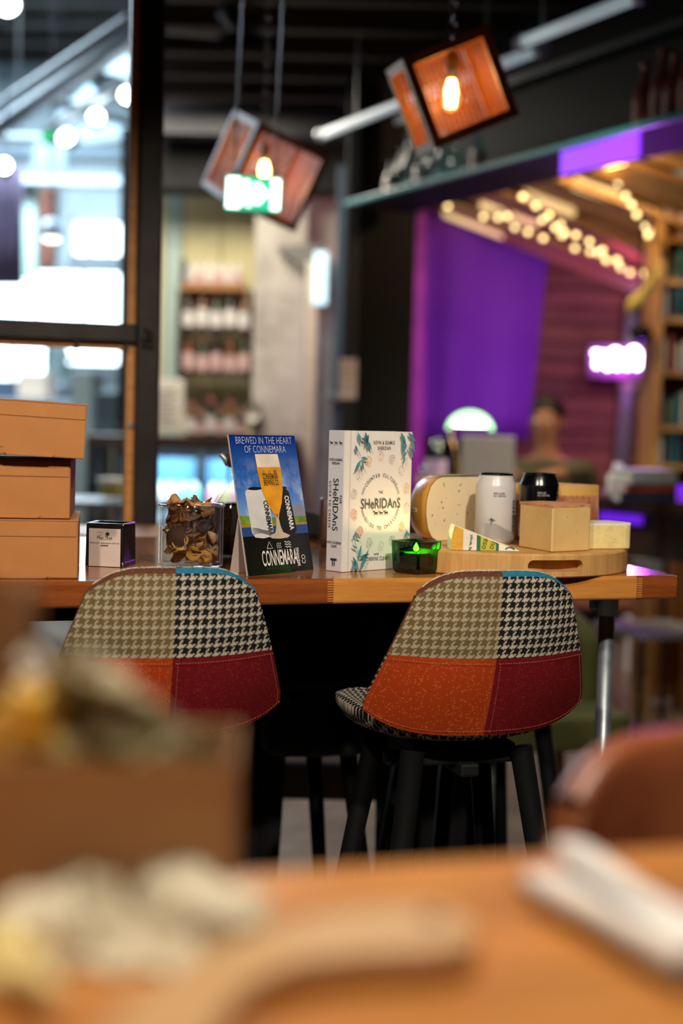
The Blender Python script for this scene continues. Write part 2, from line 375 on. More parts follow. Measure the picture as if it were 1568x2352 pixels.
# ------------------------------------------------------------------ market hall seen through the glass
SKY = emis('bright_daylight', 'e8f6ff', 7.0)
hallw = struct(obj('wall_hall', MB().box((-4.2, 13.3, 2.3), (9, .1, 4.6)), mat('hall_wall_grey', '9aa6ac', .8, var=.12, sc=2)))
wn = 2
def hallwin(x0, y0, x1, y1, Y=13.2, bars=2):
    global wn
    a = at(x0, y1, Y); b = at(x1, y0, Y); o = thing('window_%d' % wn, 'bright daylit hall window', 'window', ((a.x + b.x) / 2, Y, a.z)); del o['category']; o['kind'] = 'structure'; wn += 1
    w, h = b.x - a.x, b.z - a.z
    obj('pane', MB().box((0, 0, h / 2), (w, .02, h)), SKY, o)
    fm = MB()
    for x in (-w / 2, w / 2): fm.box((x, -.02, h / 2), (.06, .06, h + .06))
    for z in (0, h): fm.box((0, -.02, z), (w, .06, .06))
    obj('frame', fm, M_GREY, o)
    for i in range(bars):
        obj('glazing_bar', MB().box((-w / 2 + w * (i + 1) / (bars + 1), -.02, h / 2), (.025, .04, h)), M_GREY, o)
hallwin(-130, 622, 302, 750, bars=3); hallwin(-130, 774, 112, 905); hallwin(165, 508, 292, 592); hallwin(-60, 545, 28, 640, bars=0); hallwin(150, 772, 286, 842, bars=0)
def hallbox(name, label, cat, x0, y0, x1, y1, Y, m, dep=.2, group=None, bev=.01):
    o = wallrect(name, x0, y0, x1, y1, Y, m, dep, bevel=bev); tag(o, label, cat, group); return o
def sbox(*a, **k):
    o = wallrect(*a, **k); struct(o); return o
sbox('pillar_brick', 78, 400, 122, 615, 13.1, M_BRICK, .2)
sbox('pillar_brick_far', 296, 400, 330, 1250, 12.4, M_BRICK, .2)
sbox('pillar_pale', 52, 420, 80, 640, 12.0, M_PALEBLUE, .15)
sbox('beam_hall_front', -200, 395, 330, 425, 11.8, mat('beam_pale', 'aab6bc', .6), .3)
sbox('beam_hall_mid', -200, 330, 330, 365, 11.0, mat('beam_slate', '46555f', .6), .3)
sbox('beam_hall_top', -200, 300, 330, 322, 10.4, mat('beam_light', 'b9c7cc', .6), .3)
# hanging fabric folds left
cur = thing('hall_curtain', 'mauve hanging fabric beside the brick pillar in the hall', 'curtain', at(25, 560, 10.8))
cl = cur.location.copy(); cur.location = cl
for i in range(5):
    p0 = at(-40 + i * 20, 385, 10.8) - cl; p1 = at(-40 + i * 20, 655, 10.8) - cl
    obj('fold', MB().cyl(p1, p0, .045, .04, 10), M_MAUVE, cur, smooth=True)
    if i % 4 == 0: obj('hanging_cord', MB().cyl(p0, Vector((p0.x, p0.y, 4.58 - cl.z)), .006, .006, 6), M_BLACK, cur)
# roof truss: long diagonal girders with lit infill
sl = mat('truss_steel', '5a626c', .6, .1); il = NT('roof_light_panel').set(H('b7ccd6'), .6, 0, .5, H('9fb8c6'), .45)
tr = thing('roof_truss', 'dark steel roof truss crossing the upper left of the hall', 'truss', at(160, 170, 8.2)); tr['kind'] = 'structure'; del tr['category']; tl = tr.location.copy()
for (x0, y0, Y0, x1, y1, Y1, r) in ((-30, 310, 9.6, 330, 70, 7.2, .055), (-30, 260, 9.6, 300, 40, 7.2, .03), (120, 290, 9.0, 330, 165, 7.4, .03), (95, 225, 8.9, 330, 290, 8.9, .03), (170, 160, 8.3, 330, 200, 8.3, .03)):
    obj('truss_bar', MB().cyl(at(x0, y0, Y0) - tl, at(x1, y1, Y1) - tl, r, r, 8), sl, tr)
for q in (((130, 262), (205, 192), (222, 215), (218, 262)), ((240, 165), (305, 110), (325, 160), (320, 178)), ((170, 290), (325, 265), (325, 315), (190, 330)), ((80, 330), (150, 300), (150, 400), (70, 395))):
    pts = [at(x, y, 10.2) for x, y in q]; c = sum(pts, Vector()) / 4
    struct(obj('roof_panel', MB().add([p for p in pts] + [p + Vector((0, .05, 0)) for p in pts], [(0, 1, 2, 3), (7, 6, 5, 4)] + [(i, i + 4, (i + 1) % 4 + 4, (i + 1) % 4) for i in range(4)]), il))
def spotlamp(px, py, Y, r, tilt, label, st=12, h='fff6e0', stem=.25):
    p = at(px, py, Y); o = thing('spotlight', label, 'spotlight', p, 0, 'track spotlights in the hall')
    R = Matrix.Rotation(tilt, 4, 'Y') @ Matrix.Rotation(math.radians(70), 4, 'X')
    obj('lamp_body', MB().lathe([(0, -.11), (r * .6, -.11), (r * 1.05, -.03), (r * 1.05, 0)], 16, R), M_BLACK, o, smooth=True)
    obj('lens', MB().lathe([(0, .001), (r, .001)], 16, R), emis('spot_lens_' + h, h, st), o)
    obj('stem', MB().cyl((0, .05, 0), (0, .05, (4.58 if px < 300 and Y > 7 else 3.04) - p.z), .006), M_BLACK, o)
    light('lamp_light', 'POINT', (0, -.06, -.03), 5, (.85, .93, 1), parent=o, size=.02)
spotlamp(295, 218, 7.6, .045, .3, 'white spotlight nearest the steel post, upper left of photo')
spotlamp(221, 268, 8.2, .04, .35, 'white spotlight below and left of the one by the post')
spotlamp(152, 314, 8.8, .05, -.5, 'cool bluish spotlight beside the small green light', 5, 'dff4ff')
spotlamp(8, 380, 8.4, .042, .3, 'warm spotlight cut by the left photo edge above the curtain')
spotlamp(15, 8, 6.6, .055, .9, 'flat warm ceiling spotlight in the top left corner of the photo')
g = thing('green_indicator', 'small round green light under the hall truss', 'light', at(113, 313, 9.0))
obj('housing', MB().lathe([(0, 0), (.05, 0), (.05, .05), (0, .05)], 14, Matrix.Rotation(-PI / 2, 4, 'X')), M_BLACK, g); obj('lens', MB().lathe([(0, -.002), (.04, -.002)], 14, Matrix.Rotation(-PI / 2, 4, 'X')), emis('green_lens', '46c77a', 1.2), g)
p = at(118, 548, 9.5); o = thing('dome_pendant', 'white dome pendant lamp hanging in the hall', 'pendant lamp', p)
obj('shade', MB().lathe([(.015, .13), (.05, .12), (.06, .07), (.08, .0), (.078, 0), (.055, .07)], 20), mat('enamel_blue_white', 'c5d4e6', .4), o, smooth=True)
obj('bulb', MB().ball((0, 0, .0), .055, 8, (1, 1, .4)), emis('dome_bulb', 'fff2dc', 6), o); obj('cord', MB().cyl((0, 0, .13), (0, 0, 4.55 - p.z), .006), M_BLACK, o)
# stalls and stock far behind the lower pane
ms = thing('market_counter', 'grey market stall counter far behind the lower glass pane', 'counter')
wallrect('cabinet', -120, 931, 200, 1355, 10.5, mat('stall_grey', '8b8f99', .6), .6, ms, bevel=.01); wallrect('worktop', -125, 915, 205, 930, 10.4, mat('stall_top', 'b8b6bd', .4), .8, ms, bevel=.01)
hallbox('paper_crate', 'pale orange crate on the market stall worktop', 'crate', 40, 855, 108, 914, 10.6, mat('crate_peach', 'f0d6bc', .6), .3)
hallbox('stall_screen', 'dark slate blue panel standing on the stall worktop', 'panel', -20, 870, 38, 915, 10.6, mat('slate_panel', '4a5a6c', .6), .1)
hallbox('fridge_cabinet', 'tall pale blue glass cabinet behind the lower pane near the post', 'cabinet', 165, 850, 205, 1436, 9.0, mat('cabinet_blue', 'a9bcc8', .4), .4)
hallbox('dark_machine', 'dark blue machine beside the pale glass cabinet', 'machine', 222, 900, 268, 1010, 8.5, mat('machine_blue', '3c4c58', .5), .3)
hallbox('beige_cupboard', 'beige cupboard under the dark blue machine', 'cupboard', 200, 1011, 270, 1462, 8.45, mat('cupboard_beige', 'a8a294', .7), .35)
hp = thing('hall_shrub', 'green leafy plant on the market stall worktop', 'plant', at(150, 912, 10.5))
obj('pot', MB().lathe([(0, 0), (.06, 0), (.075, .1), (0, .1)], 14), mat('pot_grey', '77808a', .6), hp, smooth=True)
lm = MB()
for i in range(60):
    q = random.random() * 6.3; r_ = random.random() * .14; z = .1 + random.random() * .22; M = Matrix.Translation((r_ * math.cos(q), r_ * math.sin(q), z)) @ Matrix.Rotation(q, 4, 'Z') @ Matrix.Rotation(random.uniform(-1, 1), 4, 'Y')
    lm.add([(0, 0, 0), (.03, .018, .01), (.07, 0, 0), (.03, -.018, .01)], [(0, 1, 2, 3)], M)
obj('foliage', lm, mat('foliage_green', '4f7468', .7, var=.3), hp, kind='stuff')
cu_ = thing('drinks_tumbler', 'white rimmed yellow tumbler behind the pane beside the steel post', 'cup', at(256, 1142, 6.2)); obj('cup_body', MB().lathe([(0, 0), (.045, 0), (.055, .05), (.055, .06), (.0, .06)], 18), mat('tumbler_yellow', 'c9b052', .5), cu_, smooth=True)
obj('cup_lid', MB().lathe([(.0, .06), (.06, .06), (.058, .082), (0, .086)], 18), M_WHITE, cu_, smooth=True)
cu2 = thing('pink_tumbler', 'magenta tumbler just right of the yellow one by the post', 'cup', at(282, 1142, 6.3)); obj('cup_body', MB().lathe([(0, 0), (.035, 0), (.045, .07), (.04, .072), (0, .03)], 18), mat('tumbler_pink', 'b0448c', .5), cu2, smooth=True)
a = at(268, 1144, 6.25); st_ = thing('side_shelf', 'grey display stand carrying the two tumblers', 'stand', (a.x, 6.25, 0))
obj('top', MB().box((0, 0, a.z - .02), (.5, .4, .03)), M_GREY, st_, bevel=.005); obj('leg', MB().cyl((0, 0, 0), (0, 0, a.z - .03), .02), M_GREY, st_); obj('base', MB().lathe([(0, 0), (.16, 0), (.16, .02), (0, .03)], 20), M_GREY, st_)

# ------------------------------------------------------------------ shop shelves and fridge behind
M_LABEL = [mat('jar_label_white', 'ece6e2', .6), mat('jar_label_pink', 'dcb7b4', .6), mat('jar_label_red', '9c3a34', .6)]
M_JAR = [mat('dark_jar', '2a2320', .2), mat('amber_jar', '6e4524', .2), mat('green_jar', '39452e', .2)]
def jar(name, px, py, Y, r, h, m, lm_, label, cat, group=None, cap=True, z=None):
    p = at(px, py, Y); p.z = z if z is not None else p.z
    o = thing(name, label, cat, p, 0, group)
    obj('body', MB().lathe([(0, 0), (r, 0), (r, h * .62), (r * .45, h * .8), (r * .4, h), (0, h)], 14), m, o, smooth=True)
    obj('paper_label', MB().lathe([(r * 1.03, h * .12), (r * 1.03, h * .55)], 14), lm_, o, smooth=True)
    if cap: obj('cap', MB().lathe([(r * .46, h * .93), (r * .46, h * 1.02), (0, h * 1.02)], 12), M_LABEL[2], o, smooth=True)
    return o
rk = thing('jar_rack', 'dark wooden jar rack hanging on the cream wall', 'rack', at(495, 870, 8.3)); rl = rk.location.copy()
def rkbox(name, x0, y0, x1, y1, m, dep=.16, dy=-.08):
    a = at(x0, y0, 8.3); b = at(x1, y1, 8.3); obj(name, MB().box(((a.x + b.x) / 2 - rl.x, dy + .08, (a.z + b.z) / 2 - rl.z), (abs(b.x - a.x), dep, abs(a.z - b.z))), m, rk, bevel=.003)
rkbox('back_board', 415, 672, 578, 872, mat('rack_back', '38362c', .7), .02, .06)
for y in (762, 862): rkbox('shelf', 412, y, 580, y + 8, M_DARKWOOD)
for x in (412, 576): rkbox('side_board', x, 668, x + 5, 872, M_DARKWOOD)
ROWN = ['upper', 'lower']
for j, (yb, n) in enumerate(((762, 5), (862, 5))):
    zs = at(495, yb, 8.3).z
    for i in range(n):
        x = 432 + i * 32; nm = ['leftmost', 'second', 'middle', 'fourth', 'rightmost'][i]
        jar('preserve_jar', x, yb, 8.27, .034, .20 + .03 * ((i + j) % 2), M_JAR[(i + j) % 3], M_LABEL[(i * 2 + j) % 2], '%s labelled jar on the %s shelf of the dark jar rack' % (nm, ROWN[j]), 'jar', 'jars in the hanging rack', z=zs + .001)
sh = thing('wall_shelf', 'wooden wall shelf above the jar rack on the cream wall', 'shelf', at(490, 655, 8.3)); sl_ = sh.location.copy()
a = at(420, 655, 8.3); b = at(562, 640, 8.3); obj('board', MB().box((0, .0, -.02), (b.x - a.x, .2, .04)), M_MIDWOOD, sh, bevel=.004)
for s_ in (-1, 1): obj('bracket', MB().box((s_ * .13, .06, -.07), (.02, .06, .08)), M_BLACK, sh)
obj('end_panel', MB().box(((a.x - b.x) / 2 + .01, 0, .07), (.02, .2, .14)), M_DARKWOOD, sh)
for i in range(6):
    x = 436 + i * 22; jar('white_pot', x, 655, 8.28, .024, .125, M_LABEL[0], M_LABEL[i % 2], '%s pale pot in the row on the wall shelf' % ['first', 'second', 'third', 'fourth', 'fifth', 'sixth'][i], 'pot', 'pale pots on the wall shelf', cap=False, z=sh.location.z + .001)
ct = thing('shop_counter', 'dark wooden shop counter with a black base below the cream wall', 'counter', at(450, 1002, 7.6)); cl_ = ct.location.copy(); ct.location.z = 0
obj('worktop', MB().box((0, .1, cl_.z - .03), (1.1, .6, .06)), M_DARKWOOD, ct, bevel=.005)
obj('side_panel', MB().box((-.53, .1, (cl_.z - .06) / 2), (.04, .56, cl_.z - .06)), M_BLACK, ct); obj('side_panel', MB().box((.53, .1, (cl_.z - .06) / 2), (.04, .56, cl_.z - .06)), M_BLACK, ct)
# glowing drinks fridge under the counter
fr = thing('drinks_fridge', 'lit glass fronted drinks fridge under the shop counter', 'fridge', (cl_.x + .02, 7.72, 0))
zt = at(450, 1022, 7.45).z
obj('cabinet', MB().box((0, .2, zt / 2), (.98, .3, zt)), M_BLACK, fr, bevel=.01)
obj('lit_back', MB().box((-.02, .035, zt - .33), (.8, .02, .5)), emis('fridge_light', '3c6e8e', .35), fr)
for s_ in (-.45, .0, .45): obj('mullion', MB().box((s_, -.01, zt / 2), (.05, .05, zt)), M_BLACK, fr)
for z in (.44, .78): obj('shelf', MB().box((0, .0, zt - z), (.86, .1, .012)), M_GREY, fr)
FC = [emis('pack_white', 'dfefff', 1.6), emis('pack_cyan', '7fe6e0', 1.2), emis('pack_blue', '6fb4f0', 1.3), emis('pack_pink', 'f0a0b0', 1.3), emis('pack_gold', 'f5d090', 1.4)]
FC = [mat('pack_%d' % i, h, .5) for i, h in enumerate(('eaf4ff', '8fe8e0', '86c0f5', 'f5a8b4', 'f8d898'))]
k_ = 0
for zz, xs in ((.44, (365, 392, 420, 447, 490, 515, 538)), (.78, (372, 402, 440, 492, 520))):
    for x in xs:
        p = at(x, 1100, 7.66); cidx = (0, 0, 1, 1, 3, 4, 3)[k_ % 7] if zz < .5 else 2 * (k_ % 2)
        o = thing('drinks_pack', '%s drinks pack, %s from the left on the %s fridge shelf' % (['white', 'cyan', 'blue', 'pink', 'gold'][cidx], ['first', 'second', 'third', 'fourth', 'fifth', 'sixth', 'seventh'][xs.index(x)], 'top' if zz < .5 else 'second'), 'drinks pack', (p.x, 7.66, zt - zz + .007), 0, 'packs in the lit fridge')
        obj('carton', MB().box((0, 0, .1), (.055, .04, .2)), FC[cidx], o, bevel=.006); obj('lid', MB().lathe([(.016, .2), (.016, .225), (0, .226)], 10), M_LABEL[0], o); k_ += 1
for i, x in enumerate((372, 520)): light('fridge_lamp', 'AREA', (at(x, 1030, 7.55).x - fr.location.x, 7.56 - 7.72, zt - .06), 4.5, (.62, .86, 1), parent=fr, target=(at(x, 1030, 7.55).x - fr.location.x, .1, zt - .6), size=.3, sizey=.04)
nt = thing('paper_notice', 'large white printed notice standing on the shop counter', 'notice', at(385, 992, 7.45)); nl = nt.location.copy()
a = at(344, 990, 7.45) - nl; b = at(424, 872, 7.45) - nl
obj('sheet', MB().box(((a.x + b.x) / 2, 0, (a.z + b.z) / 2), (b.x - a.x, .012, b.z - a.z)), M_WHITE, nt, bevel=.003)
pg = Page(((a.x + b.x) / 2, -.007, 0), (1, 0, 0), (0, 0, 1), nt); pg.put('print', [line([(-.06, b.z * (.15 + .09 * i)), (.06 - .02 * (i % 3), b.z * (.15 + .09 * i))], .008) for i in range(8)], mat('grey_ink', '9a958f', .8))
for i, (x, h, m) in enumerate(((440, .17, 1), (460, .13, 0), (484, .2, 0), (506, .15, 2), (528, .19, 1), (552, .14, 0))):
    jar('counter_bottle', x, 1000, 7.5, .03, h, M_JAR[m], M_LABEL[i % 2], '%s small bottle in the row on the shop counter' % ['first', 'second', 'third', 'fourth', 'fifth', 'sixth'][i], 'bottle', 'bottles on the shop counter', z=cl_.z + .001)
o = thing('round_clock', 'small round white dial on the plaster column', 'dial', at(578, 948, 7.97)); obj('face', MB().lathe([(0, -.02), (.05, -.02), (.05, .02)], 20, Matrix.Rotation(PI / 2, 4, 'X')), M_WHITE, o); obj('rim', MB().lathe([(.05, -.022), (.056, -.022), (.056, .02)], 20, Matrix.Rotation(PI / 2, 4, 'X')), M_GREY, o)
nt = thing('door_notice', 'white and pink notice on the dark wall beside the door', 'notice', at(799, 870, 6.85)); obj('sheet', MB().box((0, 0, 0), (.082, .01, .19)), mat('notice_pinkish', 'dccfd2', .7), nt); 
pg = Page((0, -.006, 0), (1, 0, 0), (0, 0, 1), nt); pg.put('print', [line([(-.03, .07 - .03 * i), (.03, .07 - .03 * i)], .006) for i in range(5)], mat('pink_ink', 'a08088', .8))
# exit sign
es = thing('exit_sign', 'lit green and white running man exit sign hanging from the ceiling', 'sign', at(581, 445, 4.3)); es.rotation_euler.y = .03
G = emis('exit_green', '2fc08a', 1.5); Wt = emis('exit_white', 'eafff6', 4.5)
w_, h_ = .172, .108
obj('case', MB().box((0, .015, 0), (w_, .03, h_)), mat('sign_case', 'd8dcd8', .4), es, bevel=.004)
obj('lit_face', MB().box((0, -.002, 0), (w_ - .01, .004, h_ - .01)), G, es)
for s_ in (-.06, .06): obj('hanger', MB().cyl((s_, .015, h_ / 2), (s_, .015, 2.94 - es.location.z), .003), M_GREY, es)
pg = Page((0, -.0045, 0), (1, 0, 0), (0, 0, 1), es)
pg.put('pictogram', [poly([(-.078, -.045), (-.04, -.045), (-.04, .045), (-.078, .045)]), poly([(.0, -.03), (.02, -.03), (.045, 0), (.02, .03), (0, .03), (.018, .006), (-.002, .006), (-.002, -.006), (.018, -.006)]), poly([(.055, -.045), (.08, -.045), (.08, .045), (.055, .045)]), circ(-.02, .03, .009), line([(-.02, .018), (-.022, -.005), (-.034, -.035)], .01), line([(-.022, -.005), (-.008, -.02), (-.012, -.04)], .008), line([(-.036, .006), (-.02, .014), (-.004, .004)], .007)], Wt)

# ------------------------------------------------------------------ pendant lamps and ceiling tubes
def cage_lamp(name, label, px, py, Y, half, eul, power, cord_top, bulb_off=(0, 0, 0)):
    p = at(px, py, Y); o = thing(name, label, 'pendant lamp', p)
    cw = M_CAGE
    cg = bpy.data.objects.new('cage', None); 
    R = Matrix.Rotation(eul[2], 4, 'Z') @ Matrix.Rotation(eul[1], 4, 'Y') @ Matrix.Rotation(eul[0], 4, 'X')
    h = half; t = .011
    fm = MB()                                               # twelve edge bars of the open box
    for a in (-1, 1):
        for b in (-1, 1):
            fm.box((a * h, b * h, 0), (t * 2, t * 2, 2 * h + 2 * t), R); fm.box((a * h, 0, b * h), (t * 2, 2 * h, t * 2), R); fm.box((0, a * h, b * h), (2 * h, t * 2, t * 2), R)
    fr_ = obj('cage_frame', fm, cw, o)
    n = 15
    for side in range(4):                                  # four slatted sides, two open ends
        sl = MB()
        for i in range(n):
            u = -h + 2 * h * (i + .5) / n
            if side == 0: sl.box((u, h, 0), (h / n * 1.05, .006, 2 * h), R)
            if side == 1: sl.box((u, 0, h), (h / n * 1.05, 2 * h, .006), R)
            if side == 2: sl.box((u, 0, -h), (h / n * 1.05, 2 * h, .006), R)
            if side == 3: sl.box((h, u, 0), (.006, h / n * 1.05, 2 * h), R)
        obj('slat_side', sl, cw, fr_)
    bl = obj('bulb', MB().lathe([(0, -.058), (.018, -.054), (.034, -.035), (.038, -.012), (.03, .015), (.016, .035), (.013, .05)], 20), glass('bulb_glass', (1, .86, .6, 1), .02, 1.45), o, smooth=True)
    bl.location = bulb_off
    fil = MB()
    for i in range(6):
        q = i * PI / 3; fil.tube([(.006 * math.cos(q), .006 * math.sin(q), .03), (.014 * math.cos(q + .4), .014 * math.sin(q + .4), -.0), (.009 * math.cos(q + .8), .009 * math.sin(q + .8), -.035)], .0028, 6)
    obj('filament', fil, M_FIL, bl)
    obj('socket', MB().lathe([(.014, .045), (.017, .05), (.017, .085), (.008, .095), (0, .095)], 16), M_CHROME, o, smooth=True, loc=bulb_off)
    ch = MB(); z = .095; k = 0
    while p.z + z < 2.95:
        M = Matrix.Translation((0, 0, z)) @ Matrix.Rotation(PI / 2 * (k % 2), 4, 'Z'); pts = [M @ Vector((.008 * math.cos(q), 0, .016 * math.sin(q) + .014)) for q in (2 * PI * i / 10 for i in range(10))]
        ch.tube(pts, .0028, 5, True); z += .025; k += 1
    obj('chain', ch, M_GREY, o, loc=(bulb_off[0], bulb_off[1], 0))
    light('bulb_light', 'POINT', bulb_off, power, (1, .62, .28), parent=o, size=.03)
    return o
M_CAGE = wood('cage_wood', '7a4522', 'a5632f', .5); M_FIL = emis('filament_glow', 'ffcf86', 40)
cage_lamp('cage_pendant', 'slatted wooden box pendant lamp on a chain with glowing bulb', 1036, 212, 3.55, .1, (.12, -.42, .1), 1.0, 3, (0, 0, .0))
cage_lamp('cage_pendant', 'tilted wooden slat pendant lamp partly behind the exit sign', 607, 392, 5.0, .13, (.35, .3, .5), 1.5, 3, (0, 0, 0))
def tube_light(label, x0, y0, x1, y1, z):
    a, b = atz(x0, y0, z), atz(x1, y1, z); o = thing('ceiling_batten', label, 'batten light', (a + b) / 2); d = (b - a) / 2
    obj('tube', MB().cyl(-d, d, .02, .02, 12), NT('batten_white').set(H('ccd4d8'), .5, 0, .5, H('bcd0d8'), .38), o, smooth=True)
    s = d.normalized()
    for k in (-1, 1): obj('end_cap', MB().cyl(s * (d.length * k - .01), s * (d.length * k + .02), .03, .03, 12), M_GREY, o)
    for k in (-.6, .6): obj('hanger', MB().cyl(d * k, d * k + Vector((0, 0, 2.99 - z)), .006), M_GREY, o)
tube_light('long pale ceiling tube passing behind the slatted wooden pendant', 738, 310, 1240, 112, 2.60)
tube_light('short pale ceiling tube at the top right of the photo', 1196, 98, 1470, -10, 2.62)
tk = thing('ceiling_projector', 'black spotlight under the ceiling left of centre', 'spotlight', at(545, 20, 5.8))
obj('body', MB().cyl((-.05, 0, -.0), (.06, -.05, -.09), .045, .05, 14), M_BLACK, tk, smooth=True); obj('bracket', MB().box((-.05, 0, .14), (.03, .03, .25)), M_BLACK, tk); obj('barn_door', MB().box((.03, -.06, -.14), (.12, .01, .06)), M_BLACK, tk); obj('lit_mouth', MB().ball((.07, -.04, .05), .035, 8), emis('amber_mouth', 'f0b060', 1.2), tk)

# ------------------------------------------------------------------ the bar on the right
A = atz(828, 478, 2.30); B = atz(1575, 288, 2.30); bd = (B - A).normalized(); bn = Vector((-bd.y, bd.x, 0)); bn = bn if bn.x > 0 else -bn; bang = math.atan2(bd.y, bd.x)
L = (B - A).length + 1.2
cp = thing('bar_canopy', 'black bar canopy with teal lit glass shelf edge', 'canopy', (A.x, A.y, 2.30), bang); cp['kind'] = 'structure'; del cp['category']
M_TEAL = NT('teal_glass_edge').set(H('2f7478'), .25, 0, .6, H('2a8288'), .07)
obj('fascia', MB().box((L / 2, .26, .36), (L, .06, .7)), M_BLACK, cp)
obj('shelf_board', MB().box((L / 2, .1, .012), (L, .34, .024)), M_BLACK, cp)
obj('shelf_edge', MB().box((L / 2, -.078, .012), (L, .016, .024)), M_TEAL, cp, bevel=.004)
obj('upper_rail', MB().box((L / 2, .2, .42), (L, .05, .03)), mat('rail_teal_dark', '20343a', .5), cp)
# purple backlit strip under the canopy near its right end
a = (atz(1345, 350, 2.30) - A).dot(bd); b = (atz(1530, 305, 2.30) - A).dot(bd)
obj('purple_strip', MB().box(((a + b) / 2, -.088, -.05), (b - a, .012, .085)), emis('purple_led', '7a2cf0', 1.3), cp)
def onshelf(px): # distance along the canopy under a photo column
    d = ray(px, 400); t = ((A.x * bd.y - A.y * bd.x)) / (d.x * bd.y - d.y * bd.x); q = Vector((d.x * t, d.y * t, 0)); return (q - Vector((A.x, A.y, 0))).dot(bd)
M_BG = glass('clear_bottle_glass', (.7, .88, .9, 1), .05, 1.5, .05)
def bottle(s, px, r, h, m, lab, label, grp):
    p = A + bd * onshelf(px) + bn * .04; p.z = 2.3245; o = thing(s, label, 'bottle' if 'bottle' in s else 'glass', p, 0, grp)
    obj('body', MB().lathe([(0, 0), (r, 0), (r, h * .55), (r * .36, h * .72), (r * .36, h * .95), (r * .42, h), (0, h)], 14), m, o, smooth=True)
    if lab: obj('paper_label', MB().lathe([(r * 1.03, h * .12), (r * 1.03, h * .45)], 14), lab, o, smooth=True)
ordn = ['first', 'second', 'third', 'fourth', 'fifth', 'sixth', 'seventh', 'eighth']
for i, x in enumerate((880, 902, 920, 948, 975, 1000, 1030, 1078)):
    bottle('glass_bottle', x, .032, .17 + .04 * (i % 3), M_BG, M_LABEL[0] if i in (0, 3, 7) else None, '%s clear bottle from the left on the teal bar shelf' % ordn[i], 'clear bottles on the bar canopy')
rb = mat('red_bottle', '8a3a2c', .3)
for i, x in enumerate((1452, 1492, 1520, 1556)):
    bottle('red_bottle', x, .038, .24 + .03 * (i % 2), rb, mat('rust_label', 'a86a5c', .6), '%s red bottle from the left above the purple strip' % ordn[i], 'red bottles on the bar canopy')
# purple curtain screen at the back of the bar
pc = H('5a2aa8'); kk = NT('purple_screen_cloth'); kk.set(H('7038a8'), .85, 0, .2); M_PURP = kk.m
a0, b0, c0, d0 = at(985, 478, 8.3), at(1262, 545, 8.3), at(1212, 1010, 8.3), at(945, 1010, 8.3)
def scr(u, v):
    t = a0.lerp(b0, u); bt = d0.lerp(c0, u); p = t.lerp(bt, v); p.y += .012 * math.sin(u * 14) * (0.3 + v); return p
o = tag(obj('stage_screen', MB().grid(scr, 60, 8), M_PURP, None, True, solid=.012), 'tall purple lit cloth screen at the back of the bar', 'screen')
# magenta side drapes
dr = thing('side_drape', 'narrow magenta and violet drape left of the purple screen', 'drape', at(955, 1000, 8.1)); dl2 = dr.location.copy()
MM = mat('magenta_cloth', '9a3aa0', .8, var=.3, sc=4)
for i, x in enumerate((938, 950, 962, 972)): obj('fold', MB().cyl(Vector((at(x - 8, 1010, 8.15).x - dl2.x, 8.15 - dl2.y, .02 - dl2.z)), at(x + 2, 480, 8.15) - dl2, .034, .022, 10), MM, dr, smooth=True)
# plank wall and sloping plank roof
pw = struct(obj('wall_plank_backing', MB().box((1.75, 8.75, 1.45), (1.5, .06, 2.9)), M_BLACK))
M_PLANK = wood('bar_plank', '5a3a28', 'a9744c', .6, rnd=.7)
for i in range(22):
    z = .25 + i * .108; obj('plank', MB().box((1.75, 8.69 - .012 * (i % 2), z), (1.46, .03, .1)), M_PLANK, pw, bevel=.004)
ra, rb_, rc = at(1000, 452, 8.3), at(1490, 640, 7.6), at(1395, 352, 6.35)
u_ = (rb_ - ra); v_ = (rc - ra); rn_ = u_.cross(v_).normalized()
rf = thing('roof_slope', 'sloping warm lit plank roof inside the bar', 'roof', ra); rf['kind'] = 'structure'; del rf['category']
M_ROOFP = wood('roof_plank', 'a06c34', 'dcae6a', .55, rnd=.6)
for i in range(13):
    t = -.12 + i * .105; base = v_ * t
    p = [base, base + u_ * 1.05, base + u_ * 1.05 + v_ * .085, base + v_ * .085]; o_ = rn_ * (.02 + .02 * (i % 3))
    q = [x + o_ for x in p]; q2 = [x + o_ + rn_ * .03 for x in p]
    obj('plank', MB().add(q + q2, [(0, 1, 2, 3), (7, 6, 5, 4)] + [(k, k + 4, (k + 1) % 4 + 4, (k + 1) % 4) for k in range(4)]), M_ROOFP, rf)
for i, t in enumerate((.0, .26, .52, .78)):                # glowing bars that paint the warm light on the planks
    base = v_ * t - rn_ * .06 * (1 if rn_.z > 0 else -1)
    c_ = [base + u_ * .08, base + u_ * (.36 - .04 * i)]
    obj('lit_plank_bar', MB().cyl(c_[0], c_[1], .035, .03, 10), emis('warm_plank_glow', 'ffd898', .8), rf, smooth=True)
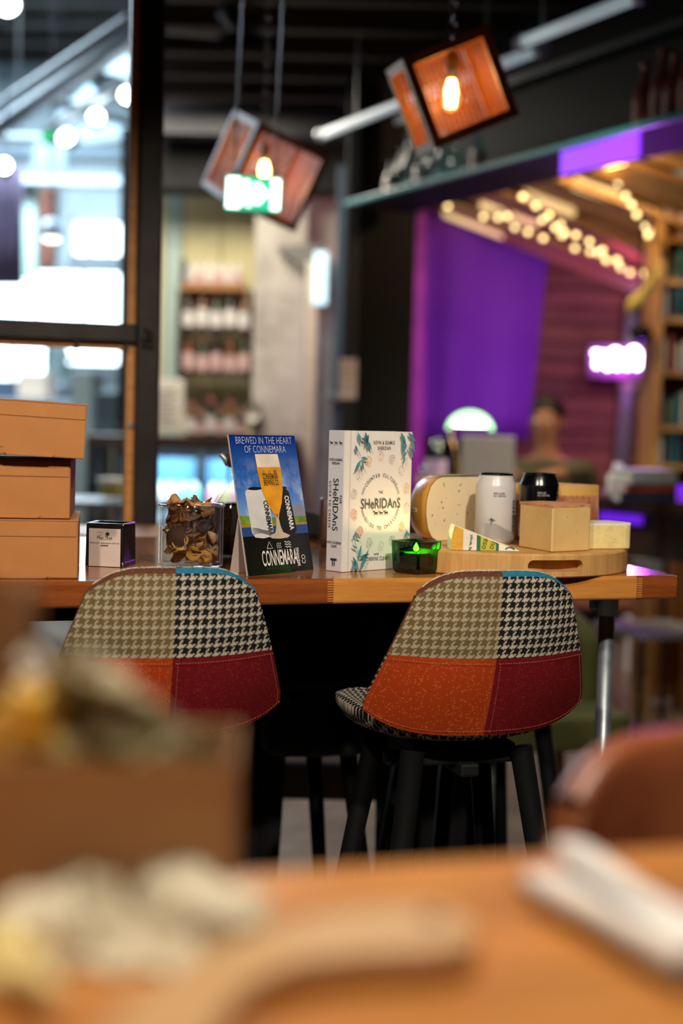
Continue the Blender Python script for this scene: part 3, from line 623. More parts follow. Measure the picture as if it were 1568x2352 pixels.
# string lights
M_SB = emis('string_bulb', 'ffe3a0', 3.2)
strings = [[(1028, 473), (1110, 498), (1143, 500), (1165, 497), (1182, 522), (1212, 533), (1247, 547), (1290, 540), (1320, 570), (1355, 578), (1372, 580), (1390, 592), (1418, 602), (1425, 615), (1447, 626), (1478, 628)],
           [(1199, 452), (1230, 473), (1245, 505), (1260, 495), (1275, 523), (1288, 515), (1296, 535), (1322, 540), (1353, 555), (1383, 575), (1392, 598), (1416, 597)],
           [(1408, 393), (1420, 420), (1436, 450), (1450, 470), (1462, 493), (1482, 520), (1488, 540), (1490, 533)]]
for s_, (pts, lab) in enumerate(zip(strings, ('string of round warm bulbs sagging along the front of the bar roof', 'string of warm bulbs running under the middle of the bar roof', 'short string of yellow bulbs hanging at the right of the bar roof'))):
    Y = 6.9 - .25 * s_; W_ = [at(x, y, Y + .06 * (i % 3)) for i, (x, y) in enumerate(pts)]
    o = thing('string_lights', lab, 'string lights', W_[0], 0, 'string lights in the bar')
    obj('wire', MB().tube([w - W_[0] + Vector((0, 0, .03)) for w in W_], .004, 5), M_BLACK, o)
    for w in W_:
        b_ = obj('bulb', MB().ball((0, 0, 0), .013, 6), M_SB, o, True, loc=w - W_[0]); obj('holder', MB().cyl((0, 0, .01), (0, 0, .03), .006, .006, 6), M_BLACK, b_)
# neon sign on a magenta glowing board
ne = thing('neon_sign', 'white neon script sign glowing magenta on the plank wall', 'neon sign', at(1430, 830, 8.45)); 
sq = []
for i in range(160):
    t = i / 159; sq.append((-.175 + .35 * t + .024 * math.sin(t * 38), 0, .042 * math.cos(t * 38) + .012 * t + (.03 if (i // 16) % 3 == 0 else 0) * abs(math.sin(t * 30))))
obj('tube', MB().tube(sq, .0125, 6), emis('neon_white', 'f4e6ff', 12), ne, True)
for sx in (-.15, .15): obj('standoff', MB().cyl((sx, .04, 0), (sx, .235, 0), .008), M_GREY, ne)
obj('back_board', MB().box((0, .04, 0), (.4, .02, .2)), mat('neon_board', '6a2a70', .6), ne, bevel=.005)
light('neon_glow', 'POINT', (0, -.02, -.0), 7, (.8, .1, 1), parent=ne, size=.06)
obj('tube_support', MB().box((0, .02, 0), (.3, .02, .01)), M_GREY, ne)
# shelf unit with books at the far right
su = thing('book_shelf', 'tall pale wooden shelf unit at the right edge of the photo', 'shelf unit', at(1535, 1000, 6.6)); sl3 = su.location.copy(); su.location.z = 0
for x in (1497, 1600): q = at(x, 800, 6.6); obj('upright', MB().box((q.x - sl3.x, 0, 1.12), (.035, .3, 2.24)), M_PALEWOOD, su, bevel=.003)
wS = at(1600, 800, 6.6).x - at(1497, 800, 6.6).x; xc = (at(1600, 800, 6.6).x + at(1497, 800, 6.6).x) / 2 - sl3.x
SHY = [480, 560, 655, 740, 860, 985, 1070]
obj('back_board', MB().box((xc, .14, 1.12), (wS, .012, 2.2)), M_MIDWOOD, su)
for y in SHY: obj('shelf', MB().box((xc, 0, at(1540, y, 6.6).z), (wS - .03, .28, .022)), M_PALEWOOD, su)
BK = ['c9d2d8', '3f8a9c', '4a5560', 'd8cfc0', '2f7f90', 'b05a48', '3a3f66', 'e0ddd6', '6f7d58']
BN = ['pale grey', 'teal', 'slate', 'cream', 'dark teal', 'brick red', 'navy', 'white', 'sage']
MBK = [mat('book_cover_' + n.replace(' ', '_'), h, .6) for n, h in zip(BN, BK)]; M_PAGES = mat('book_pages', 'd9d2c2', .8)
def book(px, w, h, ci, zt_, label, group, Y=6.55, x=None, rz=0, flat=False):
    X = x if x is not None else at(px, 900, Y).x
    o = thing('book', label, 'book', (X, Y, zt_), rz, group); d = .15
    if flat:
        obj('pages', MB().box((0, 0, w / 2), (h - .006, d - .006, w * .75)), M_PAGES, o); cv = MB().box((0, 0, w * .06), (h, d, w * .12)); cv.box((0, 0, w * .94), (h, d, w * .12)); cv.box((0, -d / 2 + .002, w / 2), (h, .004, w)); obj('cover', cv, MBK[ci], o)
    else:
        obj('pages', MB().box((0, .003, h / 2), (w * .75, d - .006, h - .006)), M_PAGES, o); cv = MB().box((-w * .44, 0, h / 2), (w * .12, d, h)); cv.box((w * .44, 0, h / 2), (w * .12, d, h)); cv.box((0, -d / 2 + .002, h / 2), (w, .004, h)); obj('cover', cv, MBK[ci], o)
rows = {480: 'top', 560: 'second', 655: 'third', 740: 'fourth', 860: 'fifth', 985: 'sixth', 1070: 'lowest'}
for r_, y in enumerate(SHY):
    zt_ = at(1540, y, 6.6).z + .012
    for i, x in enumerate((1512, 1528, 1545, 1562)):
        ci = (i * 2 + r_ * 3) % 9
        book(x, .026, .118 + .02 * ((i + r_) % 3), ci, zt_, '%s %s book standing on the %s shelf of the pale shelf unit' % (ordn[i], BN[ci], rows[y]), 'books on the pale shelf unit')
gp = thing('grey_column', 'pale grey post leaning light beside the shelf unit', 'post', at(1440, 1120, 8.58)); gl_ = gp.location.copy()
a, b = at(1425, 1130, 8.58) - gl_, at(1462, 600, 8.58) - gl_
obj('shaft', MB().cyl(a, b, .05, .045, 14), M_GREY, gp, smooth=True); obj('collar', MB().cyl(a.lerp(b, .45), a.lerp(b, .5), .058, .058, 14), M_WHITE, gp, smooth=True); obj('foot', MB().cyl(a + Vector((0, 0, -.03)), a, .09, .08, 14), M_GREY, gp)
bw = thing('festoon_banner', 'yellowish cloth swag hanging beside the neon sign', 'swag', at(1470, 650, 6.4))
def sw(u, v): p = at(1520, 600, 6.4).lerp(at(1440, 690, 6.4), u) - bw.location; return p + Vector((0, .03 * math.sin(u * 9), -.07 * v - .02 * math.sin(u * PI)))
obj('cloth', MB().grid(sw, 14, 3), mat('swag_yellow', 'b5a860', .8, var=.3), bw, True, solid=.01); obj('cord', MB().tube([Vector((at(1520, 600, 6.4).x - bw.location.x, 0, 3.04 - bw.location.z)), at(1520, 600, 6.4) - bw.location, at(1440, 690, 6.4) - bw.location], .0018, 5), M_BLACK, bw)
# bar counter
ZC = 1.04
q0 = atz(930, 1120, ZC); cA = Vector((.38, 6.5, 0)); cB = Vector((1.75, 4.55, 0)); cd = (cB - cA).normalized(); cn = Vector((-cd.y, cd.x, 0)); cn = cn if cn.x > 0 else -cn
bc = thing('bar_counter', 'dark wooden bar counter running back behind the table', 'counter', (cA.x, cA.y, 0), math.atan2(cd.y, cd.x)); Lc = (cB - cA).length
obj('worktop', MB().box((Lc / 2, .2, ZC - .025), (Lc, .5, .05)), wood('counter_wood', '2c1c14', '4c3426', .12), bc, bevel=.006)
for i in range(5): obj('front_panel', MB().box((Lc * (i + .5) / 5, .02, ZC - .14), (Lc / 5 - .008, .03, .18)), M_DARKWOOD, bc, bevel=.006)
for i, z in enumerate((.9, .72)):
    obj('purple_strip', MB().box((1.22, (-.001, .4)[i], (.955, ZC + .02)[i]), (.22, .012, .035)), emis('counter_glint', '6a1fe0', 1.0), bc)  # purple reflections on the counter, painted as glowing bars
for x in (.08, Lc - .08):
    for y in (.02, .4): obj('leg', MB().box((x, y, (ZC - .05) / 2), (.06, .06, ZC - .05)), M_DARKWOOD, bc, bevel=.004)
for k, (n_, y, ci, w, h, lab) in enumerate((('b', 1185, 8 - 2, .035, .2, 'blue book at the bottom of the pile on the bar counter'), ('b', 1165, 5, .03, .19, 'brick red book in the middle of the pile on the bar counter'), ('b', 1145, 0, .05, .18, 'thick pale grey book on top of the pile on the bar counter'))):
    X = at(1490, y, 5.0).x; book(0, w, h, ci, ZC + .001 + (0, .036, .067)[k], lab, 'pile of books on the bar counter', 5.1, X, .15 * k, True)
jar('white_jug', 1418, 1130, 5.4, .04, .13, mat('jug_white', 'd8d8dc', .3), M_LABEL[0], 'small white jug on the bar counter left of the book pile', 'jug', z=ZC + .001, cap=False)
# banker lamp
bl = thing('banker_lamp', 'desk lamp with glowing green glass shade and brass stem', 'desk lamp', (at(1065, 1100, 6.25).x, 6.25, ZC + .001)); bz = bl.location.z; br = mat('brass', 'd9b070', .25, 1, var=.1)
zs = at(1072, 968, 6.25).z - bz; R = Matrix.Translation((.02, 0, zs))
obj('shade', MB().grid(lambda u, v: R @ Vector((.1 * math.cos(PI * u) * (1 - .12 * (v - .5) ** 2), .065 * (2 * v - 1), .082 * math.sin(PI * u) * math.sqrt(max(0, 1 - (2 * v - 1) ** 2 * .6)) - .035)), 18, 10), NT('green_shade').set(H('5fc96e'), .3, 0, .5, H('b8f5b0'), 2.6), bl, True, solid=.004)
obj('bulb', MB().cyl(R @ Vector((-.07, 0, 0)), R @ Vector((.07, 0, 0)), .02, .02, 10), emis('lamp_bulb', 'f4ffe8', 14), bl, True)
obj('stem', MB().tube([(-.03, 0, .02), (-.03, 0, .1), (-.065, 0, .2), (-.05, 0, zs), (.0, 0, zs + .03)], .008, 8), br, bl, True)
obj('base', MB().lathe([(0, 0), (.07, 0), (.07, .012), (.03, .025), (0, .03)], 24), br, bl, True); light('lamp_light', 'POINT', (0.02, -.0, zs - .05), 1.2, (1, .9, .6), parent=bl, size=.03)
# laptop (seen from behind) and clear jug
lp = thing('laptop', 'open silver laptop seen from behind on the bar counter', 'laptop', (at(1118, 1100, 5.95).x, 5.95, ZC + .001), -.1); lg = mat('laptop_silver', 'd0ccc6', .45, .1, var=.04)
obj('screen_lid', MB().box((0, 0, .115), (.22, .012, .21), Matrix.Rotation(.18, 4, 'X')), lg, lp, bevel=.004); obj('base', MB().box((0, .1, .008), (.22, .18, .016)), lg, lp, bevel=.003)
jar('water_jug', 1000, 1100, 6.1, .045, .2, M_BG, mat('jug_label', 'e8c8e8', .5), 'clear glass water bottle left of the green desk lamp', 'bottle', z=ZC + .001, cap=False)
jar('candle_glass', 975, 1100, 6.05, .03, .08, M_BG, mat('candle_wax', 'ffc8b0', .5), 'small glass candle at the left end of the bar counter', 'candle', z=ZC + .001, cap=False)

# ================================================================== the high table
ZT = 1.07
def hangspot(label, loc, target, energy, color, spot=70, size=.05):
    """black track spotlight under the ceiling with its own lamp"""
    o = thing('track_spotlight', label, 'spotlight', loc); d = (Vector(target) - Vector(loc)).normalized()
    R = d.to_track_quat('Z', 'Y').to_matrix().to_4x4()
    obj('lamp_body', MB().lathe([(0, -.14), (.035, -.14), (.045, -.02), (.045, .0), (.04, 0), (.04, -.03)], 18, R), M_BLACK, o, smooth=True)
    obj('stem', MB().cyl(d * -.07, (d * -.07).xy.to_3d() + Vector((0, 0, 3.04 - loc[2])), .009), M_BLACK, o)
    light('lamp_light', 'SPOT', d * -.015, energy, color, parent=o, target=d, size=size, spot=spot); return o
hangspot('track spotlight over the near table, aimed at the tall book', (.55, -.25, 2.75), (.1, 2.3, 1.0), 330, (1, .89, .76), 47)
hangspot('track spotlight over the near table, aimed at the cardboard boxes', (-.6, -.2, 2.75), (-.35, 2.2, 1.0), 195, (1, .87, .72), 44)

hangspot('track spotlight hanging above the near table', (.1, .85, 2.75), (-.02, .6, 1.07), 165, (1, .88, .74), 80)
hangspot('added fill spotlight hanging before the bar counter', (.6, 4.1, 2.75), (.8, 6.0, 1.05), 110, (1, .88, .72), 50)  # added lamp, brightens the laptop and counter
hangspot('added fill spotlight aimed at the pale shelf unit', (1.85, 4.2, 2.75), (1.55, 6.5, 1.2), 80, (1, .86, .68), 55)  # added lamp, lifts the shelf unit
hangspot('added fill spotlight over the open floor behind the high table', (.3, 4.8, 2.75), (-.05, 4.0, 0), 60, (.9, .95, 1), 60)  # added lamp, brightens the floor behind the table
hangspot('added fill spotlight behind the camera, aimed at the takeaway box', (-.35, -.75, 2.75), (-.1, .66, 1.08), 70, (1, .85, .66), 34)  # added fill for the foreground, no such lamp known
pq = at(1474, 768, 6.5); sl5 = thing('stage_lamp', 'small purple stage lamp glowing above the neon sign', 'lamp', pq)
obj('lamp_body', MB().cyl((0, .12, .02), (0, 0, 0), .035, .045, 14), M_BLACK, sl5, True); obj('lens', MB().lathe([(0, -.004), (.03, -.004)], 14, Matrix.Rotation(PI / 2, 4, 'X')), emis('purple_lens', '8a4af0', 2.0), sl5); obj('stem', MB().cyl((0, .08, .03), (0, .08, 3.04 - pq.z), .008), M_BLACK, sl5)
light('lamp_light', 'SPOT', (0, -.02, 0), 22, (.45, .05, 1), parent=sl5, target=(-.9, -3.2, -1.0), size=.03, spot=110)
c0_ = atz(1562, 1322, ZT); TYAW = math.radians(17.2)
tb = thing('high_table', 'long high table with a glossy butcher block top and pipe legs', 'table', (c0_.x, c0_.y, 0), TYAW)
tx = Vector((math.cos(TYAW), math.sin(TYAW), 0)); ty = Vector((-tx.y, tx.x, 0))
def edge_x(px):
    d = ray(px, 1330); o = Vector((c0_.x, c0_.y, 0)); t = (o.x * tx.y - o.y * tx.x) / (d.x * tx.y - d.y * tx.x); return (Vector((d.x * t, d.y * t, 0)) - o).dot(tx)
M_ST1 = wood('stave_red_brown', '6b3517', '9a5426', .16, rnd=.2); M_ST2 = wood('stave_golden', 'a5662a', 'cb8c45', .16, rnd=.15); M_ST3 = wood('stave_mixed', '7d4520', 'bb7a3c', .14, rnd=.5)
TH = .038; SW = .046
def stave(x0, x1, row, m, front=False, endr=False):
    x0 += .0003; x1 -= .0003; y0 = row * SW + .0002; y1 = (row + 1) * SW - .0002
    if front:
        r = .006; prof = [(y1, 0), (y1, TH)] + [(y0 + r - r * math.sin(q), TH - r + r * math.cos(q)) for q in (0, PI / 8, PI / 4, 3 * PI / 8, PI / 2)] + [(y0 + r - r * math.cos(q), r - r * math.sin(q)) for q in (0, PI / 8, PI / 4, 3 * PI / 8, PI / 2)]
        n = len(prof); rr = .008
        xs = [(x0, 1)] + ([(x1 - rr + rr * math.sin(q), None) for q in (0, PI / 6, PI / 3, PI / 2)] if endr else [(x1, 1)])
        mb = MB(); V = []
        for xi, (xx, _) in enumerate(xs):
            sh = 0 if not endr or xi == 0 else rr - rr * math.cos((0, PI / 6, PI / 3, PI / 2)[xi - 1])
            for (y, z) in prof: V.append((xx, y + sh * (1 if y < (y0 + y1) / 2 else 0), ZT - TH + min(max(z, sh), TH - sh)))
        F_ = [tuple(range(n)), tuple(range((len(xs) - 1) * n, len(xs) * n))] + [(a * n + i, a * n + (i + 1) % n, (a + 1) * n + (i + 1) % n, (a + 1) * n + i) for a in range(len(xs) - 1) for i in range(n)]
        return obj('stave', mb.add(V, F_), m, tb)
    return obj('stave', MB().box(((x0 + x1) / 2, (y0 + y1) / 2, ZT - TH / 2), (x1 - x0, y1 - y0, TH)), m, tb)
ja, jb = edge_x(766), edge_x(1463); TL = -2.3
for x0, x1, m, e in ((TL, -1.55, M_ST2, 0), (-1.55, ja, M_ST1, 0), (ja, jb, M_ST2, 0), (jb, 0, M_ST1, 1)): stave(x0, x1, 0, m, True, bool(e))
for r_ in range(1, 16):
    x = TL
    while x < -.001:
        x1 = min(0, x + random.uniform(.35, .85)); x1 = 0 if x1 > -.15 else x1; stave(x, x1, r_, M_ST3); x = x1
fj = MB()
for jx, sg in ((ja, 1), (jb, -1)):
    for i in range(9): fj.box((jx + .0045 * sg * (-1), -.0001, ZT - .033 + i * .0036), (.009, .0006, .0017))
obj('finger_joint', fj, M_ST2, tb)
# pipe legs with collars and floor flanges
lp_ = at(1394, 1400, 2.36); ll = Vector((lp_.x - c0_.x, lp_.y - c0_.y, 0)); lx, ly = ll.dot(tx), ll.dot(ty)
for x in (lx, TL - lx):
    for y in (ly, 16 * SW - ly):
        g_ = obj('leg', MB().lathe([(0, .012), (.0135, .012), (.0135, ZT - TH - .002), (0, ZT - TH - .002)], 20), M_CHROME, tb, True, loc=(x, y, 0))
        obj('collar', MB().lathe([(.0135, -.037), (.0185, -.037), (.0185, 0), (.03, .0), (.03, .003), (0, .003)], 20, Matrix.Translation((0, 0, ZT - TH - .0045))), M_CHROME, g_, True)
        obj('floor_flange', MB().lathe([(0, 0), (.05, 0), (.05, .008), (.02, .014), (.0135, .03)], 20), M_CHROME, g_, True)
        obj('bracket', MB().box((-.026, 0, ZT - TH - .016), (.008, .02, .031)), M_CHROME, g_, bevel=.003)
for y in (ly, 16 * SW - ly): obj('apron_bar', MB().box((TL / 2, y + .03 * (1 if y < .3 else -1), ZT - TH - .02), (abs(TL) - .3, .03, .036)), M_BLACK, tb)

# ------------------------------------------------------------------ patchwork stools
M_HT = hounds('houndstooth_black_white', '0c0b0a', 'c9bfae'); M_HB = hounds('houndstooth_beige', '6f5d36', 'b3a78e')
M_OR = weave('orange_weave', '9c320e', 'b84614', 'c8642a'); M_CR = weave('crimson_weave', '620d14', '7a141a', '8e2226')
M_TEALF = weave('teal_lining', '1f6c8a', '2f86a4', '5aa6bd'); M_BRF = weave('brown_lining', '5a3424', '6f4632', '8c6a52')
M_STITCH = mat('stitch_thread', 'b0664a', .9); M_STITCHW = mat('white_thread', 'd9d4c8', .9)
M_LEGB = mat('black_stool_leg', '050505', .75, var=.2, spec=.12)
SS = [0, .03, .08, .15, .35, .55, .78, .95, 1.1]; WW = [.106, .110, .114, .119, .136, .152, .169, .171, .169]
def wid(s):
    for a in range(len(SS) - 1):
        if s <= SS[a + 1]: t = max(0, (s - SS[a]) / (SS[a + 1] - SS[a])); return WW[a] + (WW[a + 1] - WW[a]) * t
    return WW[-1]
HZ, ZTOP = .234, 1.092
def shell(u, s, off=0.0, lift=0.0):
    """back of the stool: u -1..1 across, s 0 top .. 1 bottom, off = thickness towards the sitter"""
    top = .13 * abs(u) ** 5; bot = 1 - .15 * abs(u) ** 4; ss = top + (bot - top) * s; x = u * wid(ss)
    y = .054 * ss + 1.886 * x * x - .012 * math.sin(PI * ss) ; nx, ny = -2 * 1.886 * x, 1.0; nn = math.hypot(nx, ny)
    return Vector((x + off * nx / nn, y + off * ny / nn, ZTOP - HZ * ss + lift))
def stool(name, label, loc, rz, mats, group, plain=False):
    o = thing(name, label, 'bar stool', loc, rz, group); q = mats
    for (u0, u1, s0, s1, m, nm) in ((-1, 0, 0, .5, q[0], 'back_patch'), (0, 1, 0, .5, q[1], 'back_patch'), (-1, 0, .5, 1, q[2], 'back_patch'), (0, 1, .5, 1, q[3], 'back_patch')):
        def puff(u, v): # slight padding swell towards the viewer
            return -.004 * math.sin(PI * min(1, max(0, u))) * math.sin(PI * v)
        f = lambda a, b: shell(u0 + (u1 - u0) * a, s0 + (s1 - s0) * b, puff(a, b))
        uvf = lambda a, b: (shell(u0 + (u1 - u0) * a, s0 + (s1 - s0) * b).x * 1.08, shell(u0 + (u1 - u0) * a, s0 + (s1 - s0) * b).z * 1.0)
        obj(nm, MB().grid(f, 16, 16, uvf), m, o, True)
    T = .024
    for (u0, u1, m) in ((-1, 0, q[4]), (0, 1, q[5])):      # inner lining: rolls over the rim on to the sitter's side
        def roll(a, b):
            u = u0 + (u1 - u0) * a
            if b <= .3:                                      # half round rim
                t = b / .3 * PI; p = shell(u, 0, T / 2 * (1 - math.cos(t))); p.z += .007 * math.sin(t); return p
            return shell(u, (b - .3) / .7, T)
        obj('lining_patch', MB().grid(roll, 16, 20, lambda a, b: (a * .16, b * .3)), m, o, True)
    for sg in (-1, 1):                                     # side rims
        for h_, m_ in ((0, q[4] if sg < 0 else q[1]), (.5, q[6] if sg < 0 else q[3])):
            def rim(a, b): t = b * PI; p = shell(sg, h_ + a / 2, T / 2 * (1 - math.cos(t))); p.x += sg * .004 * math.sin(t); return p
            obj('side_rim', MB().grid(rim, 10, 6, lambda a, b: (b * .03, (h_ + a / 2) * .25)), m_, o, True)
    # seat pan with rolled edge, joined below the back
    def pan(r, dz):
        pts = []
        for i in range(40):
            a = 2 * PI * i / 40; ca, sa = math.cos(a), math.sin(a); ex_ = .62
            x = .150 * r * math.copysign(abs(ca) ** ex_, ca); y = .235 + .165 * r * math.copysign(abs(sa) ** ex_, sa)
            pts.append((x * (1 - .12 * max(0, -sa)), y, .852 + dz + .012 * (x / .150) ** 2 * r + .012 * max(0, (-sa)) * r))
        return pts
    pb = MB(); rings = [(.02, -.03), (.6, -.028), (.92, -.018), (1.0, -.004), (1.0, .008), (.93, .014), (.5, -.002), (.02, -.004)]; uvl = []
    for r, dz in rings: pb.v += pan(r, dz)
    pb.f = [(j * 40 + i, j * 40 + (i + 1) % 40, (j + 1) * 40 + (i + 1) % 40, (j + 1) * 40 + i) for j in range(len(rings) - 1) for i in range(40)]
    pb.uv = [(v[0], v[1]) for v in pb.v]
    obj('seat', pb, q[6], o, True)
    if not plain:
        st = MB()
        def dash(fn, n, r=.00036, m=.6):
            for i in range(n):
                p0, p1 = fn(i / n), fn((i + m) / n); st.tube([p0, p1], r, 4)
        for u0, u1 in ((-1, -.02), (.02, 1)): dash(lambda t: shell(u0 + (u1 - u0) * t, .53, -.0038), 34)
        for uu in (-.035, .045): dash(lambda t: shell(uu, .53 + .46 * t, -.0018), 26)
        dash(lambda t: shell(-1 + 2 * t, .972, -.0018), 80)
        for uu in (-.96, .965): dash(lambda t: shell(uu, .53 + .44 * t, -.0018), 26)
        obj('stitching', st, M_STITCH, o, kind='stuff')
        sq_ = MB(); 
        for k in range(9):
            a = -.95 + k * .1; pts = [shell(a + .16 * t, 0, T * (.2 + .6 * abs(math.sin(t * 5 + k)))) + Vector((0, 0, .0072)) for t in (0, .25, .5, .75, 1)]
            sq_.tube(pts, .0006, 4)
        for k in range(5): sq_.tube([shell(.1 + .16 * k + .14 * t, 0, T * (.25 + .5 * abs(math.sin(t * 4 + k)))) + Vector((0, 0, .0072)) for t in (0, .3, .6, 1)], .0005, 4)
        obj('lining_embroidery', sq_, M_STITCHW, o, kind='stuff')
    obj('under_frame', MB().box((0, .2, .815), (.16, .16, .03)).box((0, .2, .795), (.2, .03, .02)).box((0, .2, .795), (.03, .2, .02)), M_BLACK, o, bevel=.004)
    sp5 = .18 if plain else .205
    for sx in (-1, 1):
        for sy in (-1, 1):
            a = Vector((sx * .085, .2 + sy * .085, .825)); b = Vector((sx * sp5, .2 + sy * sp5, 0))
            obj('leg', MB().cyl(b, a, .011, .0175, 14), M_LEGB, o, True)
    for y in (.2 + .15, .2 - .15): 
        z = .36; obj('footrest', MB().cyl((-.153, y, z), (.153, y, z), .008, .008, 10), M_BLACK, o, True)
    return o
SQ = (M_HB, M_HT, M_OR, M_CR, M_BRF, M_TEALF, M_HT)
pr = at(1156, 1313, 1.96); stool('patchwork_stool', 'patchwork stool with houndstooth, orange and crimson back in front of the cheese board', (pr.x, pr.y, 0), .285, SQ, 'patchwork stools')
pl_ = atz(405, 1311, ZTOP + .004); stool('patchwork_stool', 'patchwork stool partly hidden by the near takeaway box at left', (pl_.x, pl_.y, 0), .285, SQ, 'patchwork stools')

# ------------------------------------------------------------------ things on the high table
def tang(p): return (p.x, p.y, ZT + .0004)
# --- tall book
M_COVER = mat('book_white_cover', 'e4dfd8', .45, var=.02); M_SPINE = mat('book_spine', 'd3d1d2', .45, var=.02); M_INK = mat('dark_ink', '24302c', .6); M_INK2 = mat('olive_ink', '4a5548', .6); M_LEAF = mat('teal_leaf_ink', '4f8690', .6, var=.35, sc=60)
bp = atz(784, 1315, ZT); bk = thing('cheese_book', 'tall white paperback with leafy cover standing upright on the high table', 'book', tang(bp), math.radians(42))
BW, BT, BH = .145, .036, .217
obj('pages', MB().box((BW / 2 - .001, BT / 2, BH / 2), (BW - .003, BT - .004, BH - .002)), M_PAGES, bk)
obj('front_cover', MB().box((BW / 2, .0007, BH / 2), (BW, .0014, BH)), M_COVER, bk, bevel=.0005); obj('back_cover', MB().box((BW / 2, BT - .0007, BH / 2), (BW, .0014, BH)), M_COVER, bk)
obj('spine', MB().box((.0005, BT / 2, BH / 2), (.002, BT, BH)), M_SPINE, bk, bevel=.0007)
pg = Page((0, 0, 0), (1, 0, 0), (0, 0, 1), bk); cx, cz = .078, .107
obj('hinge_crease', MB().box((.0125, -.0001, BH / 2), (.0012, .0006, BH)), mat('crease_grey', 'bdb8b4', .5), bk)
T_ = lambda s, sz, x, y, xs=.8, b=.0, rot=0, sp=1.0, al='CENTER': place(txt(s, sz, xs, b, al, sp), x, y, rot)
for it_ in ([T_('KEVIN & SEAMUS', .0082, cx + .005, .199, .66, .012, 0, 1.15), T_('SHERIDAN', .0082, cx + .005, .1905, .66, .012, 0, 1.15), T_('CATHERINE CLEARY', .0085, cx - .006, .0175, .66, .012, 0, 1.15), T_('WITH', .0052, cx - .006, .0245, .8, .01), T_('THE', .0062, cx, .1215, .8, .01, 0, 1.2)]): pg.put('cover_lettering', [it_], M_INK, .0007)
def arc_text(s, R, mid, size, up=True):
    out = []; n = len(s); st_ = .0053 * size / .0078
    for i, ch in enumerate(s):
        d = (i - (n - 1) / 2) * st_ / R; a = mid - d if up else mid + d
        if ch != ' ': out.append(place(txt(ch, size, .75, .01), cx + R * math.cos(a) * .98, cz + R * math.sin(a), a - PI / 2 if up else a + PI / 2))
    return out
RR = .0415
pg.put('cover_arc_lettering', arc_text('COUNTER CULTURE', RR, PI / 2, .0078) + arc_text('GUIDE TO CHEESE', RR, -PI / 2, .0078, False), M_INK)
pg.put('cover_title', [T_('SHeRIDAnS', .0225, cx, .1035, .78, .01)], M_INK2)
ar = []
for a0_, a1_ in ((.28, .6), (PI - .6, PI - .28), (-.6, -.3), (-PI + .3, -PI + .6)):
    for R_ in (RR - .0012, RR + .0012): pg.put('cover_ring', [line([(cx + R_ * .98 * math.cos(a0_ + (a1_ - a0_) * t / 10), cz + R_ * math.sin(a0_ + (a1_ - a0_) * t / 10)) for t in range(11)], .0009)], M_INK2, .0005)
def cow(x, y, s): return [poly([(x - s, y), (x + s, y), (x + s * .9, y + s * .7), (x - s * .9, y + s * .7)]), poly([(x - s * .9, y), (x - s * .9, y - s * .8), (x - s * .6, y - s * .8), (x - s * .6, y)]), poly([(x + s * .6, y), (x + s * .6, y - s * .8), (x + s * .9, y - s * .8), (x + s * .9, y)]), circ(x - s * 1.2, y + s * .9, s * .35, n=8)]
pg.put('animal_print', cow(cx - .011, .0885, .0038) + cow(cx, .0885, .0034) + cow(cx + .011, .0885, .0038), M_INK)
MIXC = lambda h: '%02x%02x%02x' % tuple(int(.55 * int(h[i:i + 2], 16) + .45 * int('e4dfd8'[i:i + 2], 16)) for i in (0, 2, 4))
CH = ['e3cdb8', 'd8b890', 'cfcac8', 'bdb9ba', 'd6a092', 'd98c80', 'c8c4c2', 'd5d0c8', 'b8b8b0', 'd9b47a', 'cfc9be', 'd8b98e', 'e0d4c6', 'c9c4c0']
for i in range(14):
    a = PI / 2 + .05 + i * 2 * PI / 14; x, y = cx + .0575 * math.cos(a), cz + .071 * math.sin(a); s = .0078; rn = random.Random(i)
    pts = [(x + s * (.75 + .4 * rn.random()) * math.cos(t), y + 1.2 * s * (.75 + .4 * rn.random()) * math.sin(t)) for t in (2 * PI * k / 9 for k in range(9))]
    pg.put('cheese_print', [poly(pts)], mat('print_cheese_%d' % i, MIXC(CH[i]), .6), .0004)
    pg.put('cheese_print_marks', [circ(x + rn.uniform(-.6, .6) * s, y + rn.uniform(-.8, .8) * s, .0007, n=6) for _ in range(9)] + [line(pts[:4], .0005)], mat('print_marks_%d' % i, ['8f8580', 'a37f5c'][i % 2], .6), .0006)
lv = []
def sprig(pts, leaves):
    pg.put('leaf_print', [line(pts, .0009)] + [leaf(x, y, L_, math.radians(a), w) for x, y, L_, a, w in leaves], M_LEAF)
sprig([(.018, .2165), (.03, .205), (.043, .198)], [(.02, .213, .018, -60, .0035), (.028, .206, .016, -20, .003), (.036, .216, .03, -75, .0042), (.043, .212, .022, -110, .004), (.043, .2, .014, -60, .003)])
sprig([(.016, .195), (.027, .18), (.03, .168)], [(.016, .195, .012, -70, .003), (.029, .176, .014, -10, .0036), (.028, .172, .022, -125, .0042), (.03, .17, .014, -70, .003)])
sprig([(.141, .215), (.132, .195), (.118, .172)], [(.112, .216, .026, -60, .004), (.12, .21, .024, -100, .0042), (.128, .216, .022, -40, .004), (.136, .205, .022, -70, .0042), (.125, .198, .018, -120, .0035), (.131, .193, .02, -60, .0038), (.125, .185, .013, -140, .0028), (.122, .178, .012, -100, .0025)])
sprig([(.015, .056), (.027, .03), (.032, .003)], [(.028, .002, .026, 118, .0045), (.033, .004, .034, 62, .0048), (.029, .02, .022, 80, .0035), (.03, .022, .022, 12, .0032), (.014, .002, .018, 60, .004), (.024, .036, .012, 150, .0022)])
sprig([(.104, .003), (.106, .015)], [(.104, .003, .022, 88, .003), (.112, .002, .016, 50, .0035)])
